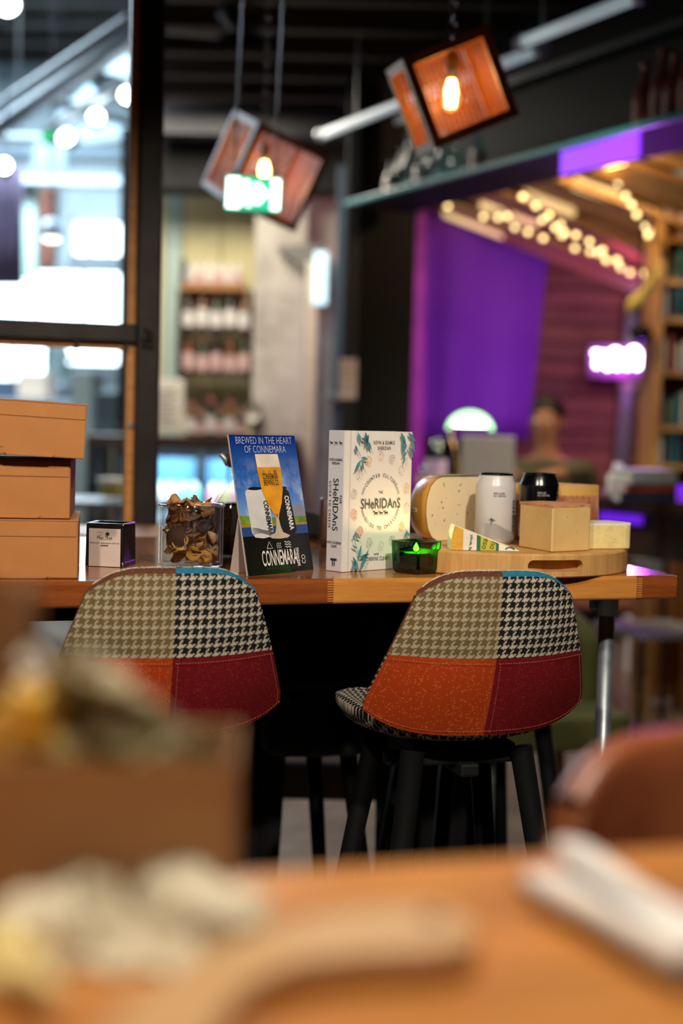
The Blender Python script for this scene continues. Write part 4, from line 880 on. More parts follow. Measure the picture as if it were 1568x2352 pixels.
lv += [leaf(.015 + .004 * k, .052 + .003 * (k % 2), .009, math.radians(60 + 25 * k), .0016) for k in range(5)]; pg.put('leaf_print', lv, M_LEAF); lv = [leaf(.124 + .003 * k, .05, .012, math.radians(60 + 14 * k), .0013) for k in range(6)]
pg.put('leaf_print', lv, M_LEAF)
sp = Page((-.0006, BT, 0), (0, -1, 0), (0, 0, 1), bk)
for it_ in ([T_('SHeRIDAnS', .0175, BT * .52, .103, .95, .008, -PI / 2), T_('GUIDE TO CHEESE', .0068, BT * .17, .103, .9, .015, -PI / 2, 1.5), T_('THE', .0075, BT * .86, .112, .9, .015, -PI / 2, 1.2), T_('KEVIN & SEAMUS', .0055, BT * .5, .172, .72, .015), T_('SHERIDAN', .0055, BT * .5, .1665, .72, .015), T_('WITH CATHERINE', .0055, BT * .5, .044, .72, .015), T_('CLEARY', .0055, BT * .5, .0385, .72, .015)] + cow(BT * .2, .197, .003) + cow(BT * .5, .197, .0028) + cow(BT * .8, .197, .003) + [poly([(BT * .3, .02), (BT * .7, .02), (BT * .7, .0165), (BT * .58, .0165), (BT * .58, .008), (BT * .52, .008), (BT * .52, .0165), (BT * .47, .0165), (BT * .47, .008), (BT * .4, .008), (BT * .4, .0165), (BT * .3, .0165)])]): sp.put('spine_lettering', [it_], M_INK, .0005)

# --- beer tent card
tp = atz(569, 1324, ZT); TWd, THt = .146, .207; LEAN = .046
tc = thing('tent_card', 'upright printed card with beer glass picture on the high table', 'tent card', tang(tp), math.radians(50))
M_CARD = mat('card_stock', 'b9aaa2', .6); n_ = Vector((0, LEAN, THt)).normalized(); FX, FY = Vector((1, 0, 0)), n_
nb = Vector((0, .0014, 0)); V = [Vector((0, 0, .0)), Vector((TWd, 0, 0)), Vector((TWd, LEAN, THt)), Vector((0, LEAN, THt))]
obj('front_panel', MB().add(V + [v + Vector((0, .0028, 0)) for v in V], [(0, 1, 2, 3), (7, 6, 5, 4)] + [(i, i + 4, (i + 1) % 4 + 4, (i + 1) % 4) for i in range(4)]), M_CARD, tc)
zk = .085; V = [Vector((.001, .037, 0)), Vector((TWd - .001, .037, 0)), Vector((TWd - .001, LEAN * zk / THt + .0032, zk)), Vector((.001, LEAN * zk / THt + .0032, zk))]
obj('back_strut', MB().add(V + [v + Vector((0, .0016, 0)) for v in V], [(0, 1, 2, 3), (7, 6, 5, 4)] + [(i, i + 4, (i + 1) % 4 + 4, (i + 1) % 4) for i in range(4)]), M_CARD, tc)
pg = Page((0, 0, 0), FX, FY, tc, .00012); HH = math.hypot(LEAN, THt)
k = NT('card_sky_print'); v = k.co(); sp_ = k.n('ShaderNodeSeparateXYZ'); k.l(v, sp_.inputs[0]); zf = k.ma('DIVIDE', sp_.outputs[2], THt)
cl = k.noise(k.mp(v, (1, 1, .8)), 22, 7, .62); base = k.ramp(zf, [(.3, H('8fb6e0')), (.62, H('2f6cc0')), (.98, H('0a2c80'))])
msk = k.ma('MULTIPLY', k.ramp(cl, [(.45, (0, 0, 0, 1)), (.68, (1, 1, 1, 1))]), k.ramp(zf, [(.5, (1, 1, 1, 1)), (.85, (.0, .0, .0, 1))]))
k.set(k.mix(msk, base, H('c9d0e0')), .25)
R4 = lambda x0, y0, x1, y1: poly([(x0 * TWd, y0 * HH), (x1 * TWd, y0 * HH), (x1 * TWd, y1 * HH), (x0 * TWd, y1 * HH)])
SX = lambda pts: poly([(x * TWd, y * HH) for x, y in pts])
pg.put('sky_print', [R4(0, .29, 1, 1)], k.m)
pg.put('hill_print', [SX([(.72, .42), (.8, .47), (.9, .5), (1, .46), (1, .38), (.72, .38)])], mat('print_hill', '8b8a98', .3))
pg.put('field_print', [R4(0, .345, 1, .4), SX([(0, .4), (0, .425), (.1, .42), (.25, .40)])], mat('print_field', '6f8a2c', .3, var=.4, sc=90))
pg.put('shore_print', [R4(0, .335, 1, .355)], mat('print_shore', 'a8843e', .3)); pg.put('lake_print', [R4(0, .27, 1, .34)], mat('print_lake', '2a4a86', .3))
pg.put('footer_print', [R4(0, 0, 1, .275)], mat('print_black', '0d0c0d', .3))
MW_, MK_ = mat('print_white_can', 'd4d2d2', .3), mat('print_black_can', '121214', .3)
pg.put('white_can_print', [SX([(.12, .58), (.14, .605), (.3, .61), (.42, .6), (.46, .58), (.46, .3), (.42, .265), (.3, .255), (.18, .265), (.14, .3)])], MW_)
[pg.put('can_lid_print', [circ(x_ * TWd, .613 * HH, .1 * TWd, .012 * HH)], MK_) for x_ in (.27, .66)]
pg.put('black_can_print', [SX([(.54, .6), (.62, .615), (.74, .605), (.78, .58), (.82, .3), (.78, .275), (.66, .265), (.56, .28)])], MK_)
pg.put('can_print_lettering', [T_('CONNEMARA', .0135, .405 * TWd, .4 * HH, .62, .03, -PI / 2 + .06)], M_BLACK); pg.put('can_print_lettering', [T_('CONNEMARA', .0135, .735 * TWd, .43 * HH, .62, .03, -PI / 2 + .06)], M_WHITE)
pg.put('can_print_lines', [line([((.15 + .3 * t / 8) * TWd, (.285 + .006 * j + .012 * math.sin(t * .6 + j * .2)) * HH) for t in range(9)], .0005) for j in range(7)], mat('print_grey_line', '77777a', .4))
gl = [(.335, .86), (.68, .86), (.7, .75), (.685, .6), (.64, .5), (.58, .425), (.5, .425), (.43, .5), (.365, .6), (.34, .75)]
pg.put('beer_print', [SX(gl)], mat('print_beer', 'e09a14', .25, var=.25, sc=30)); pg.put('foam_print', [SX([(.335, .86), (.345, .765), (.695, .765), (.68, .86)])], mat('print_foam', 'e6d6c4', .4))
pg.put('glass_stem_print', [SX([(.5, .425), (.58, .425), (.56, .39), (.575, .33), (.6, .29), (.7, .265), (.66, .25), (.54, .245), (.42, .25), (.38, .265), (.48, .29), (.505, .33), (.52, .39)])], mat('print_glass', 'c8b89c', .25)); pg.put('glass_base_print', [SX([(.51, .425), (.57, .425), (.555, .40), (.525, .40)])], mat('print_amber', 'c8680e', .3))
tri = lambda x, y, s: [line([(x - s, y - s * .7), (x, y + s), (x + s, y - s * .7), (x - s, y - s * .7)], s * .16)]
hop = lambda x, y, s: [leaf(x + dx * s, y - s + j * s * .6, s * .6, PI / 2 + (.4 if j % 2 else -.4), s * .16) for dx in (-.7, 0, .7) for j in range(3)]
wav = lambda x, y, s: [line([(x - s + 2 * s * t / 12, y + (j - 1) * s * .55 + s * .16 * math.sin(t * PI / 3)) for t in range(13)], s * .15) for j in range(3)]
pg.put('glass_lettering', [T_('CONNEMARA', .0125, .52 * TWd, .695 * HH, .42, .015), T_('BREWING CO.', .0125, .525 * TWd, .65 * HH, .42, .015)] + tri(.43 * TWd, .73 * HH, .0032) + hop(.515 * TWd, .73 * HH, .0032) + wav(.6 * TWd, .73 * HH, .0034), mat('print_brown_ink', '2c1c0c', .4))
pg.put('headline_lettering', [T_('BREWED IN THE HEART', .0158, .5 * TWd, .956 * HH, .74, -.012), T_('OF CONNEMARA', .0158, .5 * TWd, .892 * HH, .74, -.012)], mat('print_headline', 'b9c4e4', .4))
pg.put('brand_lettering', [T_('CONNEMARA', .033, .49 * TWd, .105 * HH, .375, .01), T_('BREWING', .0085, .775 * TWd, .105 * HH, .75, .02, PI / 2), T_('CO', .012, .855 * TWd, .085 * HH, .8, .0, PI / 2)] + tri(.36 * TWd, .2 * HH, .0062) + hop(.5 * TWd, .2 * HH, .005) + wav(.64 * TWd, .2 * HH, .0068), mat('print_white_ink', 'e2ded8', .4))
pg.put('footer_lettering', [T_('BREWED IN CONNEMARA, GALWAY', .0055, .52 * TWd, .035 * HH, .8, .0)], mat('print_grey_ink', '3a3a3a', .5))

# --- black ceramic pot with sticker (its code is left off)
qp = atz(283, 1304, ZT); qb = thing('ceramic_pot', 'small square black ceramic pot with a paper sticker beside the boxes', 'pot', tang(qp), math.radians(-9)); s = .06; hq = .0665; t_ = .006
M_CER = mat('black_glaze', '16171a', .22, var=.2, spec=.6)
ob_ = MB().box((-s / 2, s / 2, .004), (s, s, .008))
for x, y, w, d in ((-s / 2, t_ / 2, s, t_), (-s / 2, s - t_ / 2, s, t_), (-t_ / 2, s / 2, t_, s - 2 * t_), (-s + t_ / 2, s / 2, t_, s - 2 * t_)): ob_.box((x, y, hq / 2), (w, d, hq))
obj('pot_body', ob_, M_CER, qb, bevel=.002)
obj('sticker', MB().box((-s / 2 + .0, -.0002, .0295), (.05, .0006, .058)), mat('sticker_paper', 'c9b8ac', .7, var=.08), qb)
pg = Page((-s / 2, -.0006, 0), (1, 0, 0), (0, 0, 1), qb)
pg.put('sticker_lettering', [T_('share your experience with us!', .0033, 0, .0365, 1.0, .01, 0, 1.1), T_('*****', .006, 0, .0312, 1.0, .02), T_('Pear Tree', .0068, .0, .0445, .9, .0), T_('the', .0026, -.0085, .0475, 1, .0, PI / 2), line([(-.006, .0415), (.011, .0415)], .0003), line([(-.0125, .0515), (-.008, .0535), (-.003, .052), (-.005, .0485), (-.008, .0475)], .0004), circ(.0045, .0505, .0032, .0028), line([(.0045, .0475), (.0045, .044)], .0008)], M_INK)
# --- cardboard boxes
def kraft(name, h):
    k = NT(name); v = k.co(); f = k.noise(k.mp(v, (1, 1, 1.5)), 14, 5); g = k.noise(v, 500, 2); c = H(h)
    k.set(k.mix(k.ma('MULTIPLY', g, .5), k.ramp(f, [(.35, tuple(x * .88 for x in c[:3]) + (1,)), (.65, c)]), H('8a5a30')), .75, 0, .25); k.bump(g, .06, .0004); return k.m
M_KR = kraft('kraft_card', 'c08048'); M_KRD = kraft('kraft_dark_line', '7a5028')
def carton(name, label, px, py, Y, z, w, d, h, yaw, tilt=0.0, group=None):
    p = at(px, py, Y); o = thing(name, label, 'cardboard box', (p.x, Y, z + .0005), yaw, group); o.rotation_euler.y = tilt
    obj('box_body', MB().box((-w / 2, d / 2, h / 2), (w, d, h)), M_KR, o, bevel=.0018)
    obj('lid', MB().box((-w / 2 - .0, d / 2, h + .0009), (w + .001, d + .001, .0016)), M_KR, o)
    obj('front_flap', MB().box((-w / 2, -.0008, h * .86), (w - .004, .0012, h * .26)), M_KR, o, bevel=.0005)
    obj('tuck_tab', MB().prism([(-.035, 0), (.035, 0), (.03, -.0035), (-.03, -.0035)], 0, .0014, Matrix.Translation((-.075, -.0002, .004)) @ Matrix.Rotation(PI / 2, 4, 'X')), M_KR, o)
    obj('slot_line', MB().box((-w * .45 - .03, -.0003, h * .14), (.1, .0004, .0012)), M_KRD, o)
    return o
carton('takeaway_carton', 'brown cardboard box at the bottom of the stack on the table', 178, 1330, 2.0, ZT, .29, .2, .081, .17, 0, 'stacked cardboard boxes')
carton('takeaway_carton', 'brown cardboard box in the middle of the stack on the table', 160, 1198, 2.006, ZT + .0838, .28, .2, .081, .15, .004, 'stacked cardboard boxes')
carton('takeaway_carton', 'brown cardboard box tilted on top of the stack on the table', 193, 1064, 1.988, ZT + .1690, .29, .2, .075, .2, .045, 'stacked cardboard boxes')
# --- glass jar of potpourri
jp = atz(430, 1311, ZT); jc = Vector((jp.x, jp.y + .05, ZT + .0004)); JR, JH = .0495, .097
jr = thing('glass_jar', 'clear glass jar full of dried potpourri on the high table', 'jar', jc)
M_JG = glass('jar_glass', (.95, .97, .98, 1), .03, 1.5, .035)
obj('jar_wall', MB().lathe([(0, .0), (JR * .9, 0), (JR, .006), (JR, JH - .004), (JR + .002, JH - .001), (JR + .001, JH + .001), (JR - .003, JH), (JR - .004, JH - .006), (JR - .004, .009), (0, .007)], 48), M_JG, jr, True)
obj('jar_rim', MB().tube([((JR + .0005) * math.cos(a), (JR + .0005) * math.sin(a), JH - .0005) for a in (2 * PI * i / 48 for i in range(48))], .0022, 8, True), glass('rim_glass', (.85, .87, .9, 1), .05, 1.6, .25), jr, True)
PM = [mat('petal_dark_brown', '2c1c12', .7, var=.4, sc=90), mat('petal_brown', '6b4526', .7, var=.3, sc=90), mat('petal_tan', 'a87a4c', .75, var=.25, sc=90), mat('petal_yellow', 'c08a28', .7, var=.25, sc=90), mat('petal_pale', 'c9a27c', .75, var=.2, sc=90)]
PN = ['dark brown', 'brown', 'tan', 'yellow', 'pale']
def petal_mesh(i):
    rn = random.Random(i); mb = MB(); n = 12; cup = rn.uniform(.25, .7)
    ring = [(.3, .5), (.65, .8), (1, 1)]; mb.v.append((0, 0, 0))
    R0 = [.011 * (1 + .22 * rn.uniform(-1, 1)) for _ in range(n)]
    for t, _ in ring:
        for k in range(n): a = 2 * PI * k / n; r = R0[k] * t; mb.v.append((r * 1.25 * math.cos(a), r * math.sin(a), .011 * cup * t * t * (1 + .5 * math.sin(2 * a + i)) + .0012 * rn.uniform(-1, 1)))
    mb.f = [(0, 1 + k, 1 + (k + 1) % n) for k in range(n)] + [(1 + j * n + k, 1 + j * n + (k + 1) % n, 1 + (j + 1) * n + (k + 1) % n, 1 + (j + 1) * n + k) for j in range(2) for k in range(n)]
    return mb
protos = {}
rn = random.Random(3)
for i in range(150):
    a = rn.random() * 2 * PI; zz = .012 + .086 * (i / 150); r_ = (JR - .021) * math.sqrt(rn.random()) if i % 3 else (JR - .0185)
    ci = rn.choice([3, 2, 3, 1, 4] if zz < .03 else [0, 1, 1, 0, 2, 4] if zz < .065 else [1, 0, 1, 1, 2])
    if zz > .085: ci = rn.choice([1, 2, 2, 4]); r_ = min(r_, .03)
    key = (i % 4, ci)
    if key not in protos: o = obj('potpourri_petal', petal_mesh(i % 4), PM[ci], None, True, solid=.0007); protos[key] = o
    else: o = protos[key].copy(); COL.objects.link(o)
    tag(o, 'dried %s potpourri petal inside the clear glass jar' % PN[ci], 'petal', 'dried petals in the glass jar')
    o.location = jc + Vector((r_ * math.cos(a), r_ * math.sin(a), zz))
    o.rotation_euler = (rn.uniform(-1.2, 1.2) + (1.1 if i % 3 == 0 else 0), rn.uniform(-.9, .9), a + PI / 2 if i % 3 == 0 else rn.random() * 6)
    s_ = rn.uniform(.72, 1.05); o.scale = (s_, s_, s_)
M_POD = mat('dark_pod', '21140d', .8, var=.4, sc=60, bump=.5, bsc=120)
tag(obj('seed_pod', MB().ball((0, 0, 0), .021, 12, (1, 1, .95)), M_POD, None, True, loc=jc + Vector((-.016, -.017, .047))), 'large round dark seed pod inside the glass jar', 'seed pod')
cs = tag(obj('star_anise', MB().tube([(-.006, 0, 0), (.0, .001, .004), (.006, 0, .001)], [.003, .005, .0025], 8).tube([(0, -.004, .002), (.001, .002, .009), (.004, .006, .006)], [.002, .004, .0015], 8), PM[1], None, True, loc=jc + Vector((.004, -.008, .1005))), 'small brown seed head poking out of the jar rim', 'seed head')
tag(obj('curled_shell', MB().lathe([(.001, 0), (.008, .002), (.011, .008), (.009, .014)], 16, Matrix.Rotation(.9, 4, 'Y'), .4, 5.2), PM[2], None, True, solid=.001, loc=jc + Vector((-.03, -.012, .099))), 'curled tan seed shell on top of the potpourri', 'seed shell')
# --- oil bottle
op = atz(528, 1284, ZT); oc = Vector((op.x, op.y + .03, ZT + .0004)); ob = thing('oil_bottle', 'ribbed glass oil bottle with spout behind the beer card', 'bottle', oc)
M_OG = glass('oil_bottle_glass', (.93, .96, .95, 1), .04, 1.5, .06)
obj('bottle_glass', MB().lathe([(0, 0), (.031, 0), (.034, .004), (.036, .05), (.034, .085), (.024, .104), (.0135, .115), (.012, .15), (.0125, .157), (.009, .157), (.009, .118), (.02, .1), (.031, .083), (.032, .006), (0, .005)], 48, None, 0, 2 * PI, .02, 16), M_OG, ob, True)
obj('oil', MB().lathe([(0, .0055), (.0312, .0065), (.0315, .05), (.0312, .083), (.0285, .091), (0, .091)], 40, None, 0, 2 * PI, .02, 16), NT('olive_oil').set(H('1d1704'), .15, 0, .6), ob, True)
obj('cork', MB().lathe([(.0085, .15), (.0088, .157), (.0125, .157), (.0125, .176), (0, .176)], 16), mat('cork_brown', '4a2a18', .8, var=.3, sc=80), ob, True)
obj('spout', MB().tube([(-.009, -.002, .153), (-.013, -.003, .163), (-.019, -.004, .17), (-.026, -.005, .1705)], [.0042, .0052, .0048, .0012], 10), M_CHROME, ob, True)
# --- green glass tealight holder
gp_ = atz(957, 1322, ZT); GS = .0575; gc = Vector((gp_.x, gp_.y + .04, ZT + .0004)); gh = thing('tealight_holder', 'square dark green glass tealight holder with a lit candle', 'candle holder', gc, math.radians(45 + 2)); GH = .05
M_GG = glass('green_glass', (.045, .33, .045, 1), .04, 1.5, .03)
def rsq(h, r, n=4):
    return [(sx * (h - r) + r * math.cos(b), sy * (h - r) + r * math.sin(b)) for sx, sy, a in ((1, 1, 0), (-1, 1, PI / 2), (-1, -1, PI), (1, -1, 3 * PI / 2)) for b in (a + PI / 2 * i / n for i in range(n + 1))]
gb = MB(); rings = [(GS / 2 * .8, 0, .004), (GS / 2 * .9, .004, .004), (GS / 2 * .93, .008, .004), (GS / 2, GH, .005), (GS / 2 - .004, GH, .004), (GS / 2 * .93 - .007, .012, .004)]
for h, z, r in rings: gb.v += [(x, y, z) for x, y in rsq(h, r)]
nn_ = 20; gb.f = [(j * nn_ + i, j * nn_ + (i + 1) % nn_, (j + 1) * nn_ + (i + 1) % nn_, (j + 1) * nn_ + i) for j in range(len(rings) - 1) for i in range(nn_)] + [tuple(range(nn_ - 1, -1, -1)), tuple(range((len(rings) - 1) * nn_, len(rings) * nn_))]
obj('glass_body', gb, M_GG, gh, False)
tl_ = obj('tealight', MB().lathe([(0, .0125), (.019, .0125), (.0193, .031), (.0185, .031), (.018, .029), (0, .0285)], 24), mat('tealight_wax', 'e9e0c8', .4), gh, True)
obj('wick', MB().cyl((0, 0, .0285), (.001, 0, .034), .0008), M_BLACK, tl_)
obj('flame', MB().lathe([(0, .0325), (.0036, .035), (.0045, .0375), (.0034, .041), (.001, .0455), (0, .0465)], 12), emis('flame_glow', 'ffd27a', 320), gh, True)
light('flame_light', 'POINT', (0, 0, .042), .13, (1, .8, .4), parent=gh, size=.006)

# ------------------------------------------------------------------ round board, cheeses and cans
BC, BR, BTh = Vector((.267, 2.361, 0)), .207, .0365; ZB = ZT + BTh
M_BOARD = wood('board_wood', 'b07c40', 'd9ab6c', .45, sc=5, axis=2, rnd=.05)
bo = thing('serving_board', 'thick round wooden serving board with a carved hand slot', 'serving board', (BC.x, BC.y, ZT + .0004))
disc = obj('board_disc', MB().lathe([(0, 0), (BR - .002, 0), (BR, .002), (BR, BTh - .003), (BR - .003, BTh), (0, BTh)], 96), M_BOARD)
sc_ = atz(1277, 1301, ZT + .018); sa = math.atan2(sc_.y - BC.y, sc_.x - BC.x) 
sp_pts = [(.0, 0)]; hw, hr = .0465, .0088
st_poly = [(hw - hr + hr * math.cos(a), hr * math.sin(a)) for a in (-PI / 2 + PI * i / 8 for i in range(9))] + [(-hw + hr + hr * math.cos(a), hr * math.sin(a)) for a in (PI / 2 + PI * i / 8 for i in range(9))]
Mx = Matrix.Translation((0, 0, .0185)) @ Matrix.Rotation(sa + PI / 2, 4, 'Z') @ Matrix.Translation((0, -BR - .01, 0)) @ Matrix.Rotation(-PI / 2, 4, 'X')
cut = obj('slot_cutter', MB().prism(st_poly, 0, .034, Mx), M_BOARD)
md = disc.modifiers.new('slot', 'BOOLEAN'); md.operation = 'DIFFERENCE'; md.object = cut; md.solver = 'EXACT'
bpy.context.view_layer.update()
me_ = bpy.data.meshes.new_from_object(disc.evaluated_get(bpy.context.evaluated_depsgraph_get())); disc.modifiers.clear(); disc.data = me_; disc.parent = bo
bpy.data.objects.remove(cut)
for p in disc.data.polygons: p.use_smooth = False
M_PASTE = mat('pale_cheese_paste', 'ecd9b0', .5, var=.05, sc=12, spec=.35); M_RIND = mat('golden_wax_rind', 'd59a42', .35, var=.15, sc=14, spec=.5); M_SEED = mat('brown_seed', '9a6a24', .5, var=.3); M_LBL = mat('cheese_label_paper', 'e3dccb', .6); M_LBY = mat('label_yellow', 'b9b52c', .6); M_LBG = mat('label_green', '1f6a44', .6)
# half wheel with seeds
gd = thing('gouda_half', 'half wheel of pale seeded cheese with golden rind, cut side forward', 'cheese', (.203, 2.402, ZB + .0006), math.radians(43)); gd.scale = (1.05, 1.05, 1.0)
prf = [(0, 0), (.058, 0), (.070, .006), (.079, .020), (.0835, .042), (.084, .055), (.082, .072), (.074, .092), (.062, .103), (.05, .107), (0, .108)]
obj('rind', MB().lathe(prf, 40, None, 0, PI), M_RIND, gd, True)
fc = [(r, z) for r, z in prf[1:-1]] + [(-r, z) for r, z in prf[-2:0:-1]]
obj('cut_face', MB().prism([(x * .985, z * .985 + .0006) for x, z in fc], 0, .0016, Matrix.Rotation(PI / 2, 4, 'X')), M_PASTE, gd)
sd = MB(); rn = random.Random(11)
for i in range(46):
    x, z = rn.uniform(-.072, .07), rn.uniform(.012, .095); r_ = rn.choice([.0005, .0006, .0008, .0012, .0017]); sd.ball((x, -.0016, z), r_, 5, (1, .3, 1.3))
obj('seed_fleck', sd, M_SEED, gd, True, kind='stuff')
obj('top_label', MB().lathe([(0, .1083), (.049, .1078), (.061, .1038)], 30, None, .25, PI - .25), M_LBL, gd, True); obj('label_band', MB().lathe([(.02, .1086), (.046, .1083)], 30, None, .4, PI - .6), M_LBY, gd, True); obj('label_ring', MB().lathe([(.0465, .1084), (.051, .1077)], 30, None, .3, PI - .4), M_LBG, gd, True)
av = PI - .35; Mt = Matrix.Rotation(av, 4, 'Z') @ Matrix.Translation((.0842, 0, .05)); obj('date_sticker', MB().box((0, 0, 0), (.0006, .0125, .0065), Mt), M_LBL, gd)
pg = Page((0, 0, 0), (0, 1, 0), (0, 0, 1), gd); pg.map = lambda x, y, h: Mt @ Vector((.0006 + h * .3, x, y)); pg.put('date_lettering', [T_('03-06', .0055, 0, 0, .85, .02)], M_INK)
# small labelled wedge in front
wd = thing('cheese_wedge', 'small labelled cheese wedge lying at the front edge of the board', 'cheese', (.170, 2.190, ZB + .0006), math.radians(3)); WL, WH, WD = .107, .039, .042
tri_ = [(0, .0), (.0, .012), (.001, .026), (.005, WH), (WL, .0015), (WL, 0)]
obj('paste', MB().prism(tri_, 0, WD, Matrix.Translation((0, WD, 0)) @ Matrix.Rotation(PI / 2, 4, 'X')), M_PASTE, wd, bevel=.001)
tph = lambda x: WH * (1 - (x - .005) / (WL - .005)) if x > .005 else WH * (.35 + .65 * x / .005)
pg = Page((0, 0, 0), (1, 0, 0), (0, 0, 1), wd); strip = lambda x0, x1: poly([(x0, .0005), (x1, .0005)] + [(x, max(.0007, tph(x) - .001)) for x in [x1] + [q for q in (.007, .005, .003) if x0 < q < x1] + [x0]])
pg.put('rind_face', [strip(.0005, .019)], mat('wedge_rind_yellow', 'd8a53a', .4, var=.2, sc=40)); [pg.put('paper_band', [strip(*q_)], M_LBL) for q_ in ((.019, .040), (.075, WL - .006))]; pg.put('yellow_band', [strip(.045, .071)], M_LBY); [pg.put('green_band', [strip(*q_)], M_LBG) for q_ in ((.040, .046), (.070, .0745))]
pg.put('label_lettering', [T_('yshrule, Ba', .0062, .031, .0125, .9, .01, -PI / 2 - .1), T_('eso', .0135, .0535, .0105, .9, .005, -PI / 2 - .25), T_('ho', .0135, .0655, .0085, .9, .005, -PI / 2 - .25)], mat('label_dark_ink', '2c4a30', .6)); pg.put('green_letter', [line([(.092 + .0075 * math.cos(a), .0005 + .0058 * math.sin(a)) for a in (PI * (.12 + .76 * i / 10) for i in range(11))], .002)], M_LBG)
# block with washed rind
def chz(name, label, foot, h, mp, mr, holes, seed, topshrink=0, rough=True, skirt=None):
    c = sum((Vector((x, y, 0)) for x, y in foot), Vector()) / len(foot); o = thing(name, label, 'cheese', (c.x, c.y, ZB + .0006)); F_ = [(x - c.x, y - c.y) for x, y in foot]
    mb = MB().prism(F_, 0, h); obj('paste', mb, mp, o, bevel=.003, seg=3)
    rn = random.Random(seed); tp_ = []
    n = len(F_)
    for i in range(n):
        for k in range(14):
            t = k / 14; x = F_[i][0] * (1 - t) + F_[(i + 1) % n][0] * t; y = F_[i][1] * (1 - t) + F_[(i + 1) % n][1] * t; q = 1 + rn.uniform(-.004, .014); tp_.append((x * q, y * q))
    lo = MB().prism(tp_, h - .0022, h + .0016); obj('top_rind', lo, mr, o); 
    hb = MB()
    for i in range(n):
        a = Vector((*F_[i], 0)); b = Vector((*F_[(i + 1) % n], 0)); d = (b - a); nr = Vector((d.y, -d.x, 0)).normalized()
        if nr.y > .3: continue
        for k in range(int(holes * d.length / .1)):
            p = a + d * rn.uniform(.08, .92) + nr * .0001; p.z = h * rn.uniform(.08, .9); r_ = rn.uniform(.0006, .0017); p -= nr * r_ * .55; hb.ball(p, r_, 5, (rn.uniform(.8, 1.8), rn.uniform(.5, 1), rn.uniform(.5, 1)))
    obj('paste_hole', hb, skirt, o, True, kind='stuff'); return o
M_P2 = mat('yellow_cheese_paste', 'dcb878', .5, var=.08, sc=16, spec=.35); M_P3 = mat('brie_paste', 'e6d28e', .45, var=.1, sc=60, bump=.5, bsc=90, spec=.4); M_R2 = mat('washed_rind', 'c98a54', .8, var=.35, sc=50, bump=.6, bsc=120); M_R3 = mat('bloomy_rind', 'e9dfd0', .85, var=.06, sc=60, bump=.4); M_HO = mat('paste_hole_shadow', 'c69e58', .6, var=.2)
chz('semi_soft_block', 'yellow cheese block with thin orange rind in front of the black can', [(.286, 2.281), (.3255, 2.189), (.393, 2.238), (.381, 2.308), (.325, 2.318)], .0715, M_P2, M_R2, 15, 5, skirt=M_HO)
bri = [(.394, 2.262), (.458, 2.283), (.466, 2.288), (.468, 2.296), (.462, 2.318), (.44, 2.345), (.405, 2.33)]
chz('brie_wedge', 'soft white rinded brie wedge at the right side of the board', bri, .0405, M_P3, M_R3, 18, 9, skirt=M_HO)
# rustic wheel piece behind the cans
ew = thing('rustic_cheese', 'tall cheese piece with rough reddish brown rind behind the black can', 'cheese', (.357, 2.535, ZB + .0006)); RE = .118
k = NT('rough_red_rind'); v = k.co(); f = k.noise(k.mp(v, (1, 1, .35)), 60, 6, .7); g = k.noise(v, 28, 4); k.set(k.mix(g, k.ramp(f, [(.35, H('7a5236')), (.5, H('b07a58')), (.65, H('c9a88c'))]), H('b0603a')), .85); k.bump(f, .5, .002)
ea0, ea1 = math.radians(228), math.radians(318)
sec = [(0, 0)] + [(RE * math.cos(ea0 + (ea1 - ea0) * i / 16), RE * math.sin(ea0 + (ea1 - ea0) * i / 16)) for i in range(17)]
obj('paste', MB().prism([(x * .985, y * .985) for x, y in sec], 0.001, .0955), mat('orange_paste', 'd8a858', .5, var=.06), ew)
obj('rind', MB().lathe([(RE * .99, 0), (RE + .001, .003), (RE, .05), (RE - .003, .0945), (RE - .012, .096)], 24, None, ea0, ea1), k.m, ew, True)
